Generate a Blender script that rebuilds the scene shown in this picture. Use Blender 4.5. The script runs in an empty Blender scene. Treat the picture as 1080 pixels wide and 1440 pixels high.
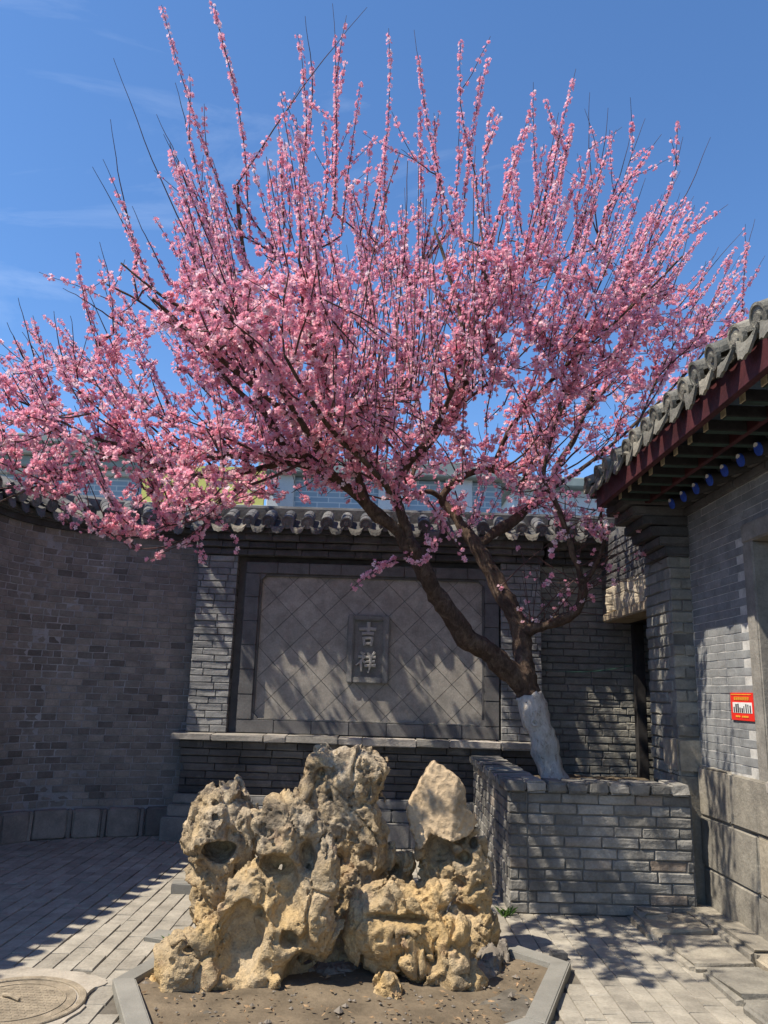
import bpy, bmesh, math, random
import numpy as np
from mathutils import Vector, Matrix

rng = np.random.default_rng(7)
random.seed(7)
scene = bpy.context.scene
COL = scene.collection

# ---------------------------------------------------------------- camera
F_PX = 1100.0                      # focal length in pixels of the 1080x1440 photograph
PITCH = math.atan(250 / 1100.0)
ROLL = 0.03
EYE = np.array([0.0, 0.0, 1.6])
_cp, _sp = math.cos(PITCH), math.sin(PITCH)
_R0 = np.array([1, 0, 0.0]); _U0 = np.array([0, -_sp, _cp]); CD = np.array([0, _cp, _sp])
CR = math.cos(ROLL) * _R0 + math.sin(ROLL) * _U0
CU = -math.sin(ROLL) * _R0 + math.cos(ROLL) * _U0
cam_data = bpy.data.cameras.new('camera')
cam_data.sensor_fit = 'VERTICAL'
cam_data.sensor_height = 36.0
cam_data.lens = F_PX / 1440.0 * 36.0
cam_data.clip_start = 0.05
cam_data.clip_end = 1000.0
cam = bpy.data.objects.new('camera', cam_data)
COL.objects.link(cam)
M = Matrix(((CR[0], CU[0], -CD[0], EYE[0]), (CR[1], CU[1], -CD[1], EYE[1]), (CR[2], CU[2], -CD[2], EYE[2]), (0, 0, 0, 1)))
cam.matrix_world = M
scene.camera = cam

# ---------------------------------------------------------------- sky and sun
SUN_EL = math.radians(56)
SUN_TH = math.radians(67)          # sun stands behind-left of the viewer, 67 deg off the screen wall's normal
SUN = np.array([-math.sin(SUN_TH) * math.cos(SUN_EL), -math.cos(SUN_TH) * math.cos(SUN_EL), math.sin(SUN_EL)])
world = bpy.data.worlds.new('World'); scene.world = world; world.use_nodes = True
nt = world.node_tree; nt.nodes.clear()
sky = nt.nodes.new('ShaderNodeTexSky'); sky.sky_type = 'NISHITA'; sky.sun_disc = False
sky.sun_elevation = SUN_EL
sky.sun_rotation = math.atan2(SUN[0], SUN[1])
sky.altitude = 300; sky.air_density = 1.0; sky.dust_density = 0.1; sky.ozone_density = 7.0
bg = nt.nodes.new('ShaderNodeBackground'); bg.inputs['Strength'].default_value = 0.15
wo = nt.nodes.new('ShaderNodeOutputWorld')
# thin wisps of cirrus over the whole sky
tc = nt.nodes.new('ShaderNodeTexCoord'); mp = nt.nodes.new('ShaderNodeMapping')
mp.inputs['Scale'].default_value = (1.2, 2.2, 5.0); mp.inputs['Rotation'].default_value = (0.3, 0.25, 0.5)
cn = nt.nodes.new('ShaderNodeTexNoise'); cn.inputs['Scale'].default_value = 1.6; cn.inputs['Detail'].default_value = 7; cn.inputs['Roughness'].default_value = 0.62
cn.inputs['Distortion'].default_value = 0.6
cr = nt.nodes.new('ShaderNodeValToRGB'); cr.color_ramp.elements[0].position = 0.56; cr.color_ramp.elements[1].position = 0.9
cr.color_ramp.elements[0].color = (0, 0, 0, 1); cr.color_ramp.elements[1].color = (0.2, 0.2, 0.2, 1)
mx = nt.nodes.new('ShaderNodeMixRGB'); mx.inputs['Color2'].default_value = (7.5, 8.0, 8.6, 1)
nt.links.new(tc.outputs['Generated'], mp.inputs['Vector']); nt.links.new(mp.outputs['Vector'], cn.inputs['Vector'])
nt.links.new(cn.outputs['Fac'], cr.inputs['Fac']); nt.links.new(cr.outputs['Color'], mx.inputs['Fac'])
hs = nt.nodes.new('ShaderNodeHueSaturation'); hs.inputs['Saturation'].default_value = 1.07
nt.links.new(sky.outputs['Color'], hs.inputs['Color']); nt.links.new(hs.outputs['Color'], mx.inputs['Color1']); nt.links.new(mx.outputs['Color'], bg.inputs['Color'])
nt.links.new(bg.outputs['Background'], wo.inputs['Surface'])
sl = bpy.data.lights.new('sun', 'SUN'); sl.energy = 5.0; sl.angle = math.radians(0.5); sl.color = (1.0, 0.91, 0.77)
so = bpy.data.objects.new('sun', sl); COL.objects.link(so)
so.rotation_euler = Vector(-SUN).to_track_quat('-Z', 'Y').to_euler()
so.location = (-6, -3, 12)

# ---------------------------------------------------------------- exposure
scene.view_settings.view_transform = 'Standard'
scene.view_settings.look = 'None'
scene.view_settings.gamma = 1.0
scene.view_settings.exposure = 0.5
scene.view_settings.use_curve_mapping = False
scene.render.engine = 'CYCLES'
scene.cycles.max_bounces = 6; scene.cycles.diffuse_bounces = 3; scene.cycles.glossy_bounces = 2; scene.cycles.transmission_bounces = 3; scene.cycles.transparent_max_bounces = 4
scene.render.resolution_x = 768; scene.render.resolution_y = 1024

# ---------------------------------------------------------------- pixel helpers
def ray(x, y): return CD + CR * ((x - 540) / F_PX) - CU * ((y - 720) / F_PX)
def on_ground(x, y, z=0.0):
    v = ray(x, y); return EYE + v * ((z - EYE[2]) / v[2])
def at_y(x, y, Y):
    v = ray(x, y); return EYE + v * (Y / v[1])
def at_x(x, y, X):
    v = ray(x, y); return EYE + v * (X / v[0])
def project(p):
    q = np.asarray(p, float) - EYE; d = q @ CD
    return 540 + F_PX * (q @ CR) / d, 720 - F_PX * (q @ CU) / d, d

# ---------------------------------------------------------------- scene helpers
def tag(o, label=None, cat=None, group=None, kind=None):
    if label: o['label'] = label
    if cat: o['category'] = cat
    if group: o['group'] = group
    if kind: o['kind'] = kind
    return o
def empty(name, loc, label, cat, group=None):
    o = bpy.data.objects.new(name, None); COL.objects.link(o); o.location = loc
    o.empty_display_size = 0.1
    return tag(o, label, cat, group)
def base_of(parent):
    v = Vector((0, 0, 0))
    while parent is not None:
        v += parent.location; parent = parent.parent
    return v
def mesh_py(name, V, F, mat, smooth=False):
    me = bpy.data.meshes.new(name); me.from_pydata([tuple(map(float, v)) for v in V], [], F); me.update()
    if mat: me.materials.append(mat)
    if smooth: me.polygons.foreach_set('use_smooth', [True] * len(me.polygons))
    return me
def mesh_np(name, V, F, mat, smooth=False):
    V = np.ascontiguousarray(V, dtype=np.float32); F = np.ascontiguousarray(F, dtype=np.int32)
    me = bpy.data.meshes.new(name); k = F.shape[1]
    me.vertices.add(len(V)); me.vertices.foreach_set('co', V.ravel())
    me.loops.add(F.size); me.loops.foreach_set('vertex_index', F.ravel())
    me.polygons.add(len(F)); me.polygons.foreach_set('loop_start', np.arange(0, F.size, k, dtype=np.int32))
    me.update(calc_edges=True)
    if mat: me.materials.append(mat)
    me.polygons.foreach_set('use_smooth', np.full(len(F), smooth))
    return me
def link(name, me, parent=None, loc=(0, 0, 0), rot=(0, 0, 0), scale=(1, 1, 1), kind=None):
    """loc is in world space; parents are never rotated"""
    o = bpy.data.objects.new(name, me); COL.objects.link(o)
    o.location = Vector(loc) - (base_of(parent) if parent else Vector((0, 0, 0)))
    o.rotation_euler = rot; o.scale = scale
    if parent: o.parent = parent
    if kind: o['kind'] = kind
    return o
class MB:
    def __init__(s): s.V = []; s.F = []
    def add(s, V, F):
        b = len(s.V); s.V += [tuple(map(float, v)) for v in V]; s.F += [tuple(b + i for i in f) for f in F]; return s
    def box(s, a, b):
        (x0, y0, z0), (x1, y1, z1) = a, b
        return s.add([(x0, y0, z0), (x1, y0, z0), (x1, y1, z0), (x0, y1, z0), (x0, y0, z1), (x1, y0, z1), (x1, y1, z1), (x0, y1, z1)],
                     [(0, 3, 2, 1), (4, 5, 6, 7), (0, 1, 5, 4), (1, 2, 6, 5), (2, 3, 7, 6), (3, 0, 4, 7)])
    def prism(s, P, z0, z1):
        n = len(P)
        return s.add([(x, y, z0) for x, y in P] + [(x, y, z1) for x, y in P],
                     [tuple(range(n - 1, -1, -1)), tuple(range(n, 2 * n))] + [(i, (i + 1) % n, n + (i + 1) % n, n + i) for i in range(n)])
    def tube(s, P, R, k=8, cap=True):
        V, F = tube_np(np.array(P, float), np.array(R, float) if np.ndim(R) else np.full(len(P), float(R)), k)
        b = len(s.V); s.add(V, [tuple(f) for f in F])
        if cap:
            s.F.append(tuple(b + i for i in range(k - 1, -1, -1))); m = b + (len(P) - 1) * k
            s.F.append(tuple(m + i for i in range(k)))
        return s
    def build(s, name, mat, parent=None, smooth=False, kind=None, bevel=0, seg=1, jit=0):
        o_base = base_of(parent) if parent else Vector((0, 0, 0))
        me = mesh_py(name, s.V, s.F, mat, smooth)
        if bevel or jit:
            bm = bmesh.new(); bm.from_mesh(me)
            if bevel: bmesh.ops.bevel(bm, geom=bm.edges[:], offset=bevel, segments=seg, affect='EDGES', clamp_overlap=True)
            if jit:
                for v in bm.verts: v.co += Vector(rng.normal(0, jit, 3))
            bm.to_mesh(me); bm.free()
        o = bpy.data.objects.new(name, me); COL.objects.link(o)
        if parent:
            o.parent = parent; o.location = -o_base
        if kind: o['kind'] = kind
        return o
def tube_np(P, R, k):
    n = len(P); T = np.gradient(P, axis=0); T /= np.linalg.norm(T, axis=1, keepdims=True) + 1e-9
    d = P[-1] - P[0]; ref = np.eye(3)[np.argmin(np.abs(d))]
    A = np.cross(T, ref); A /= np.linalg.norm(A, axis=1, keepdims=True) + 1e-9
    B = np.cross(T, A)
    a = np.arange(k) * 2 * np.pi / k
    V = P[:, None, :] + R[:, None, None] * (np.cos(a)[None, :, None] * A[:, None, :] + np.sin(a)[None, :, None] * B[:, None, :])
    i = np.arange(n - 1)[:, None] * k; j = np.arange(k)[None, :]; j2 = (j + 1) % k
    Fq = np.stack([i + j, i + j2, i + k + j2, i + k + j], -1).reshape(-1, 4)
    return V.reshape(-1, 3), Fq

# ---------------------------------------------------------------- noise (numpy)
_perm = np.random.default_rng(3).permutation(512).astype(np.int64)
_perm = np.concatenate([_perm % 256, _perm % 256])
_grad = np.random.default_rng(4).normal(size=(256, 3)); _grad /= np.linalg.norm(_grad, axis=1, keepdims=True)
def gnoise(p):
    p = np.asarray(p, float); i = np.floor(p).astype(np.int64); f = p - i; u = f * f * f * (f * (f * 6 - 15) + 10)
    out = 0
    for dx in (0, 1):
        wx = u[:, 0] if dx else 1 - u[:, 0]
        for dy in (0, 1):
            wy = u[:, 1] if dy else 1 - u[:, 1]
            for dz in (0, 1):
                wz = u[:, 2] if dz else 1 - u[:, 2]
                h = _perm[(_perm[(_perm[(i[:, 0] + dx) & 255] + i[:, 1] + dy) & 255] + i[:, 2] + dz) & 255]
                g = _grad[h]
                out = out + wx * wy * wz * (g[:, 0] * (f[:, 0] - dx) + g[:, 1] * (f[:, 1] - dy) + g[:, 2] * (f[:, 2] - dz))
    return out * 1.6
def cellnoise(p):
    """distance to nearest feature point (Worley F1)"""
    p = np.asarray(p, float); i = np.floor(p).astype(np.int64); best = np.full(len(p), 9.0)
    for dx in (-1, 0, 1):
        for dy in (-1, 0, 1):
            for dz in (-1, 0, 1):
                c = i + np.array([dx, dy, dz])
                h = _perm[(_perm[(_perm[c[:, 0] & 255] + c[:, 1]) & 255] + c[:, 2]) & 255]
                q = c + 0.5 + 0.45 * _grad[h]
                best = np.minimum(best, np.linalg.norm(p - q, axis=1))
    return best
def cellblocks(p):
    """random offset of the nearest Worley cell and distance to the cell border"""
    p = np.asarray(p, float); i = np.floor(p).astype(np.int64); b1 = np.full(len(p), 9.0); b2 = b1.copy(); val = np.zeros(len(p))
    for dx in (-1, 0, 1):
        for dy in (-1, 0, 1):
            for dz in (-1, 0, 1):
                c = i + np.array([dx, dy, dz])
                h = _perm[(_perm[(_perm[c[:, 0] & 255] + c[:, 1]) & 255] + c[:, 2]) & 255]
                q = c + 0.5 + 0.45 * _grad[h]; d = np.linalg.norm(p - q, axis=1); m = d < b1
                tilt = ((p - q) * _grad[(h * 7 + 3) & 255]).sum(1)
                b2 = np.where(m, b1, np.minimum(b2, d)); val = np.where(m, h / 255.0 - .5 + .9 * tilt, val); b1 = np.where(m, d, b1)
    return val, b2 - b1

# ---------------------------------------------------------------- materials
class NT:
    def __init__(s, name):
        s.m = bpy.data.materials.new(name); s.m.use_nodes = True; s.t = s.m.node_tree; s.t.nodes.clear()
        s.out = s.n('ShaderNodeOutputMaterial'); s.tc = s.n('ShaderNodeTexCoord'); s.geo = s.n('ShaderNodeNewGeometry')
    def n(s, kind, **kw):
        nd = s.t.nodes.new(kind)
        for k, v in kw.items(): setattr(nd, k, v)
        return nd
    def l(s, a, b): s.t.links.new(a, b)
    def val(s, sock, v):
        if hasattr(v, 'is_linked') or hasattr(v, 'links'): s.l(v, sock)
        else: sock.default_value = v
    def noise(s, scale, detail=4, rough=0.55, vec=None, dist=0.0):
        nd = s.n('ShaderNodeTexNoise'); nd.inputs['Scale'].default_value = scale; nd.inputs['Detail'].default_value = detail
        nd.inputs['Roughness'].default_value = rough; nd.inputs['Distortion'].default_value = dist
        s.l(vec if vec is not None else s.geo.outputs['Position'], nd.inputs['Vector']); return nd.outputs['Fac']
    def vor(s, scale, vec=None, feat='F1'):
        nd = s.n('ShaderNodeTexVoronoi', feature=feat); nd.inputs['Scale'].default_value = scale
        s.l(vec if vec is not None else s.geo.outputs['Position'], nd.inputs['Vector']); return nd.outputs['Distance']
    def ramp(s, fac, stops, interp='LINEAR'):
        nd = s.n('ShaderNodeValToRGB'); e = nd.color_ramp.elements; nd.color_ramp.interpolation = interp
        while len(e) < len(stops): e.new(0.5)
        for el, (p, c) in zip(e, stops):
            el.position = p; el.color = (c[0], c[1], c[2], 1) if not np.isscalar(c) else (c, c, c, 1)
        s.l(fac, nd.inputs['Fac']); return nd.outputs['Color']
    def mix(s, fac, a, b, mode='MIX'):
        nd = s.n('ShaderNodeMixRGB', blend_type=mode)
        for sock, v in zip((nd.inputs['Fac'], nd.inputs['Color1'], nd.inputs['Color2']), (fac, a, b)):
            if isinstance(v, (int, float)): sock.default_value = v if sock.type == 'VALUE' else (v, v, v, 1)
            elif isinstance(v, tuple): sock.default_value = (v[0], v[1], v[2], 1)
            else: s.l(v, sock)
        return nd.outputs['Color']
    def math(s, op, a, b=0.5):
        nd = s.n('ShaderNodeMath', operation=op)
        for sock, v in zip(nd.inputs[:2], (a, b)):
            if isinstance(v, (int, float)): sock.default_value = v
            else: s.l(v, sock)
        return nd.outputs[0]
    def rand(s):
        oi = s.n('ShaderNodeObjectInfo')
        return s.math('FRACT', s.math('ADD', oi.outputs['Random'], s.geo.outputs['Random Per Island']), 0)
    def bump(s, h, strength, dist=0.01, prev=None):
        nd = s.n('ShaderNodeBump'); nd.inputs['Strength'].default_value = strength; nd.inputs['Distance'].default_value = dist
        s.l(h, nd.inputs['Height'])
        if prev is not None: s.l(prev, nd.inputs['Normal'])
        return nd.outputs['Normal']
    def bsdf(s, col, rough=0.85, normal=None, metal=0.0, spec=0.3):
        b = s.n('ShaderNodeBsdfPrincipled')
        if isinstance(col, tuple): b.inputs['Base Color'].default_value = (*col, 1)
        else: s.l(col, b.inputs['Base Color'])
        if isinstance(rough, float): b.inputs['Roughness'].default_value = rough
        else: s.l(rough, b.inputs['Roughness'])
        b.inputs['Metallic'].default_value = metal; b.inputs['Specular IOR Level'].default_value = spec
        if normal is not None: s.l(normal, b.inputs['Normal'])
        s.l(b.outputs[0], s.out.inputs['Surface']); return s.m

def mat_brick(name, stops, stain=(0.05, 0.05, 0.05), stain_amt=0.5, stain_scale=1.6, pale=None, bump=0.6, rough=0.9, fine=60, spread=True):
    t = NT(name); r = t.rand() if spread else None
    c = t.ramp(r, stops)
    n1 = t.noise(7, 3, 0.6); c = t.mix(0.7, c, t.ramp(n1, [(0.3, 0.66), (0.7, 1.28)]), 'MULTIPLY')
    st = t.noise(stain_scale, 4, 0.62, dist=0.4)
    c = t.mix(t.math('MULTIPLY', t.ramp(st, [(0.45, 0.0), (0.68, 1.0)]), stain_amt), c, stain)
    if pale:
        pn = t.noise(3.3, 7, 0.7, dist=0.8)
        c = t.mix(t.ramp(pn, [(0.56, 0.0), (0.72, pale[3])]), c, pale[:3])
    f = t.noise(fine, 3, 0.65)
    c = t.mix(0.55, c, t.ramp(f, [(0.3, 0.72), (0.7, 1.2)]), 'MULTIPLY')
    nm = t.bump(t.noise(22, 4, 0.7), bump * 0.7, 0.014)
    return t.bsdf(c, rough, nm)

def mat_plain(name, col, var=0.25, scale=8, bump=0.3, rough=0.8, fine=80, spec=0.3, metal=0.0, isl=0.0):
    t = NT(name)
    c = t.mix(1.0, col, t.ramp(t.noise(scale, 6, 0.62, dist=0.3), [(0.3, 1 - var), (0.7, 1 + var)]), 'MULTIPLY')
    if isl: c = t.mix(1.0, c, t.ramp(t.rand(), [(0, 1 - isl), (1, 1 + isl)]), 'MULTIPLY')
    f = t.noise(fine, 5, 0.6)
    c = t.mix(0.5, c, t.ramp(f, [(0.3, 0.75), (0.7, 1.2)]), 'MULTIPLY')
    return t.bsdf(c, rough, t.bump(f, bump, 0.008), metal, spec)

G = 1.0
M_LEFT = mat_brick('left_wall_brick', [(0.0, (0.12, 0.107, 0.096)), (0.2, (0.205, 0.182, 0.162)), (0.7, (0.25, 0.222, 0.194)), (1.0, (0.29, 0.255, 0.218))], stain=(0.125, 0.118, 0.112), stain_amt=0.35)
M_LMORT = mat_plain('left_wall_mortar', (0.27, 0.267, 0.268), 0.35, 3.0, 0.4)
M_PIL = mat_brick('pillar_brick', [(0.0, (0.2, 0.2, 0.197)), (0.6, (0.245, 0.245, 0.238)), (1.0, (0.29, 0.286, 0.272))], stain=(0.1, 0.1, 0.105), stain_amt=0.3)
M_PMORT = mat_plain('pillar_mortar', (0.12, 0.12, 0.122), 0.3, 6)
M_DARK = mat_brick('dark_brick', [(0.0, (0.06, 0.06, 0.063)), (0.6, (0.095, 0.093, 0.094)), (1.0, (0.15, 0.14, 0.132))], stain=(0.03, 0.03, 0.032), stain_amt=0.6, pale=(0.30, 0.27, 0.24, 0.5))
M_PANEL = mat_brick('panel_tile', [(0.0, (0.295, 0.272, 0.236)), (0.5, (0.322, 0.298, 0.26)), (1.0, (0.35, 0.324, 0.283))], stain=(0.22, 0.208, 0.19), stain_amt=0.35, bump=0.25)
M_FRAME = mat_brick('frame_stone', [(0.0, (0.125, 0.122, 0.12)), (1.0, (0.155, 0.151, 0.148))], stain=(0.09, 0.088, 0.086), stain_amt=0.4, bump=0.3)
M_PLAQUE = mat_brick('plaque_stone', [(0.0, (0.2, 0.195, 0.18)), (1.0, (0.24, 0.232, 0.215))], stain=(0.12, 0.12, 0.115), stain_amt=0.3, bump=0.4)
M_CHAR = mat_plain('carved_character', (0.34, 0.325, 0.295), .15, 12, .4, .85)
M_LEDGE = mat_brick('ledge_stone', [(0.0, (0.26, 0.245, 0.215)), (0.6, (0.36, 0.33, 0.29)), (1.0, (0.42, 0.385, 0.34))], stain=(0.12, 0.11, 0.1), stain_amt=0.45, bump=0.7)
M_PLINTH = mat_brick('plinth_stone', [(0.0, (0.2, 0.2, 0.19)), (1.0, (0.28, 0.272, 0.255))], stain=(0.09, 0.09, 0.09), stain_amt=0.5, bump=0.7)
M_BACK = mat_brick('back_wall_brick', [(0.0, (0.19, 0.185, 0.165)), (0.6, (0.25, 0.243, 0.215)), (1.0, (0.31, 0.295, 0.25))], stain=(0.1, 0.098, 0.092), stain_amt=0.4, bump=1.0)
M_PLANT = mat_brick('planter_brick', [(0.0, (0.17, 0.163, 0.148)), (0.5, (0.26, 0.248, 0.222)), (0.9, (0.33, 0.312, 0.278)), (1.0, (0.27, 0.21, 0.16))], stain=(0.075, 0.074, 0.07), stain_amt=0.55, pale=(0.45, 0.44, 0.42, 0.4), bump=1.0)
M_PLMORT = mat_plain('planter_mortar', (0.14, 0.135, 0.125), 0.4, 5)
M_RIGHT = mat_brick('right_wall_brick', [(0.0, (0.21, 0.218, 0.22)), (1.0, (0.265, 0.27, 0.265))], stain=(0.14, 0.14, 0.14), stain_amt=0.3, bump=0.3)
M_RMORT = mat_plain('white_mortar', (0.48, 0.47, 0.44), 0.3, 9)
M_STONE = mat_brick('base_stone', [(0.0, (0.22, 0.208, 0.178)), (0.6, (0.3, 0.272, 0.22)), (1.0, (0.37, 0.32, 0.24))], stain=(0.12, 0.112, 0.1), stain_amt=0.65, stain_scale=3.0, bump=1.0)
M_PAVE = mat_brick('paver', [(0.0, (0.275, 0.251, 0.207)), (0.5, (0.325, 0.297, 0.243)), (1.0, (0.375, 0.344, 0.284))], stain=(0.2, 0.185, 0.16), stain_amt=0.4, pale=(0.42, 0.385, 0.33, 0.5), bump=0.5)
M_PBED = mat_plain('paver_joint_sand', (0.13, 0.115, 0.092), 0.4, 7)
M_TILE = mat_brick('roof_tile', [(0.0, (0.07, 0.07, 0.072)), (0.6, (0.13, 0.128, 0.125)), (1.0, (0.2, 0.19, 0.17))], stain=(0.05, 0.05, 0.05), stain_amt=0.4, pale=(0.3, 0.29, 0.25, 0.6), bump=0.8)
M_TILE2 = mat_brick('weathered_tile', [(0.0, (0.12, 0.117, 0.1)), (0.6, (0.19, 0.18, 0.148)), (1.0, (0.27, 0.25, 0.2))], stain=(0.07, 0.067, 0.057), stain_amt=0.65, stain_scale=5, pale=(0.34, 0.32, 0.26, 0.6), bump=1.3)
M_DRIP = mat_brick('drip_tile', [(0.0, (0.1, 0.098, 0.09)), (0.6, (0.17, 0.162, 0.14)), (1.0, (0.3, 0.275, 0.22))], stain=(0.07, 0.068, 0.06), stain_amt=0.5, pale=(0.36, 0.33, 0.26, 0.5), bump=1.2)
M_SOIL = mat_plain('soil', (0.15, 0.118, 0.08), 0.4, 4, 0.8, 0.95, 45)
M_KERB = mat_plain('kerb_granite', (0.23, 0.222, 0.195), 0.18, 3.5, 0.25, 0.75, 140, isl=0.1)
M_CEM = mat_plain('cement', (0.37, 0.33, 0.27), 0.25, 5, 0.6, 0.9, 60)
M_IRON = mat_plain('rusty_iron', (0.3, 0.25, 0.18), 0.35, 12, 1.0, 0.75, 110)
M_MAROON = mat_plain('maroon_paint', (0.06, 0.016, 0.018), 0.45, 6, 0.3, 0.6, 40)
M_PALEWOOD = mat_plain('pale_rafter_end', (0.5, 0.42, 0.27), 0.3, 30, 0.6, 0.8, 120)
M_GREENWOOD = mat_plain('green_rafter_paint', (0.03, 0.055, 0.045), 0.4, 10, 0.3, 0.7)
M_BLUE = mat_plain('blue_paint', (0.03, 0.09, 0.5), 0.2, 20, 0.1, 0.45)
M_WHITE = mat_plain('white_paint', (0.75, 0.75, 0.72), 0.1, 20, 0.1, 0.5)
M_RED = mat_plain('red_print', (0.72, 0.03, 0.02), 0.08, 5, 0.05, 0.45)
M_YEL = mat_plain('yellow_print', (0.8, 0.42, 0.05), 0.05, 5, 0.0, 0.5)
M_INK = mat_plain('dark_print', (0.05, 0.04, 0.05), 0.2, 50, 0.0, 0.5)
M_WOODDARK = mat_plain('dark_wood', (0.03, 0.028, 0.028), 0.4, 12, 0.4, 0.75)
M_LINTEL = mat_plain('weathered_lintel', (0.36, 0.29, 0.2), 0.3, 6, 0.8, 0.85, 35)
M_GLASS = NT('window_glass').bsdf((0.02, 0.025, 0.03), 0.12, None, 0.0, 0.5)
M_CABLE = NT('green_cable').bsdf((0.04, 0.12, 0.085), 0.5)
M_LEAF = NT('weed_green').bsdf((0.08, 0.16, 0.03), 0.7)
M_PLASTER = mat_plain('crumbling_plaster', (0.42, 0.36, 0.27), 0.35, 7, 1.0, 0.95, 30)

# ---------------------------------------------------------------- bricks
_bcache = {}
def brick_variants(key, L, D, h, mat, wear=0.004, bevel=0.006, n=6):
    """worn bricks: eight-point front outline, chamfer, slightly dished face; local front is -Y, 40 triangles"""
    if key in _bcache: return _bcache[key]
    out = []
    r = np.random.default_rng(abs(hash(key)) % 1000 if False else sum(map(ord, key)))
    for _ in range(n):
        ring = [(-1, -1), (0, -1), (1, -1), (1, 0), (1, 1), (0, 1), (-1, 1), (-1, 0)]
        V = []; j = lambda s: r.normal(0, s)
        for a, b in ring: V.append((a * L / 2, D / 2, b * h / 2))
        for a, b in ring: V.append((a * (L / 2) + (j(wear * .5) if a else j(wear)), -D / 2 + bevel + abs(j(wear)), b * h / 2 + j(wear * .5)))
        for a, b in ring:
            V.append((a * (L / 2 - bevel * 1.2) + j(wear), -D / 2 + j(wear * .5), b * (h / 2 - bevel * 1.1) + j(wear * .7)))
        Fc = []
        for i in range(8):
            k = (i + 1) % 8
            Fc.append((i, k, 8 + k, 8 + i)); Fc.append((8 + i, 8 + k, 16 + k, 16 + i))
        Fc.append(tuple(range(16, 24)))
        out.append(mesh_py(key, V, Fc, mat))
    _bcache[key] = out
    return out

def lay(parent, key, path, s0, s1, z0, z1, L, h, D, mat, joint=0.009, wear=0.004, bevel=0.006, proud=0.003, off=0.0, bond=0.5,
        name='brick', limit=300, skip=None, mix=0.0, tilt=0.004, stuff='brickwork', gone=0.0, pad=40):
    """lay courses of bricks along path(s) -> (x, y, phi); the largest in view are single objects, the rest one part"""
    var = brick_variants(key, L - joint, D, h - joint, mat, wear, bevel)
    items = []
    nc = int(round((z1 - z0) / h)); hh = (z1 - z0) / nc
    for c in range(nc):
        s = s0 - (L * bond if c % 2 else 0) - (rng.uniform(0, L * 0.3) if mix else 0)
        while s < s1 - 0.01:
            l = L
            if mix and rng.random() < mix: l = L * rng.choice([0.5, 0.75])
            a, b = max(s, s0), min(s + l, s1); s += l
            if b - a < 0.035: continue
            sm = (a + b) / 2; z = z0 + (c + 0.5) * hh
            if skip and skip(sm, z): continue
            if gone and rng.random() < gone: continue
            x, y, ph = path(sm)
            p = off + abs(rng.normal(0, proud)) * rng.choice([-1, 1])
            n = (math.sin(ph), -math.cos(ph))
            items.append((x + n[0] * (p - D / 2), y + n[1] * (p - D / 2), z, ph, ((b - a) - joint) / (L - joint), (hh - joint) / (h - joint)))
    place(items, var, parent, name, limit, stuff, tilt, pad)

def place(items, var, parent, name, limit, stuff, tilt=0.004, pad=40, flat=False):
    sc = []
    for i, it in enumerate(items):
        px, py, d = project(it[:3])
        vis = -pad < px < 1080 + pad and -pad < py < 1440 + pad and d > 0
        sc.append((0 if vis else 1, d, i))
    order = [i for v, d, i in sorted(sc) if v == 0][:limit]
    chosen = set(order); base = base_of(parent)
    SV, SF, nb = [], [], 0
    for i, it in enumerate(items):
        x, y, z, ph, sx, sz = it
        me = var[rng.integers(len(var))]
        e = (rng.normal(0, tilt), rng.normal(0, tilt), ph)
        scl = (sx, 1, sz) if not flat else (sx, sz, 1)
        if i in chosen:
            o = bpy.data.objects.new(name, me); COL.objects.link(o); o.parent = parent
            o.location = Vector((x, y, z)) - base; o.rotation_euler = e; o.scale = scl
        else:
            c, s = math.cos(ph), math.sin(ph)
            co = np.empty(len(me.vertices) * 3, np.float32); me.vertices.foreach_get('co', co)
            co = co.reshape(-1, 3) * np.array(scl, np.float32)
            co = np.stack([co[:, 0] * c - co[:, 1] * s + x, co[:, 0] * s + co[:, 1] * c + y, co[:, 2] + z], 1)
            SV.append(co); SF += [tuple(nb + v for v in p.vertices) for p in me.polygons]; nb += len(co)
    if SV:
        V = np.concatenate(SV) - np.array(base)
        o = bpy.data.objects.new(stuff, mesh_py(stuff, V, SF, var[0].materials[0])); COL.objects.link(o); o.parent = parent
        o['kind'] = 'stuff'

def line(x0, y0, ph):
    c, s = math.cos(ph), math.sin(ph)
    return lambda t: (x0 + c * t, y0 + s * t, ph)
FRONT = 0.0                 # faces the viewer (-Y)
LEFTF = -math.pi / 2        # faces left (-X); runs towards the viewer

def stone(parent, name, a, b, mat, bevel=0.012, jit=0.004):
    return MB().box(a, b).build(name, mat, parent, bevel=bevel, seg=2, jit=jit)

# ================================================================= GROUND
g = mesh_py('ground', [(-250, -250, -0.05), (250, -250, -0.05), (250, 250, -0.05), (-250, 250, -0.05)], [(0, 1, 2, 3)], mat_plain('earth', (0.2, 0.18, 0.15), 0.3, 0.6))
tag(link('ground', g), kind='structure')

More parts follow.
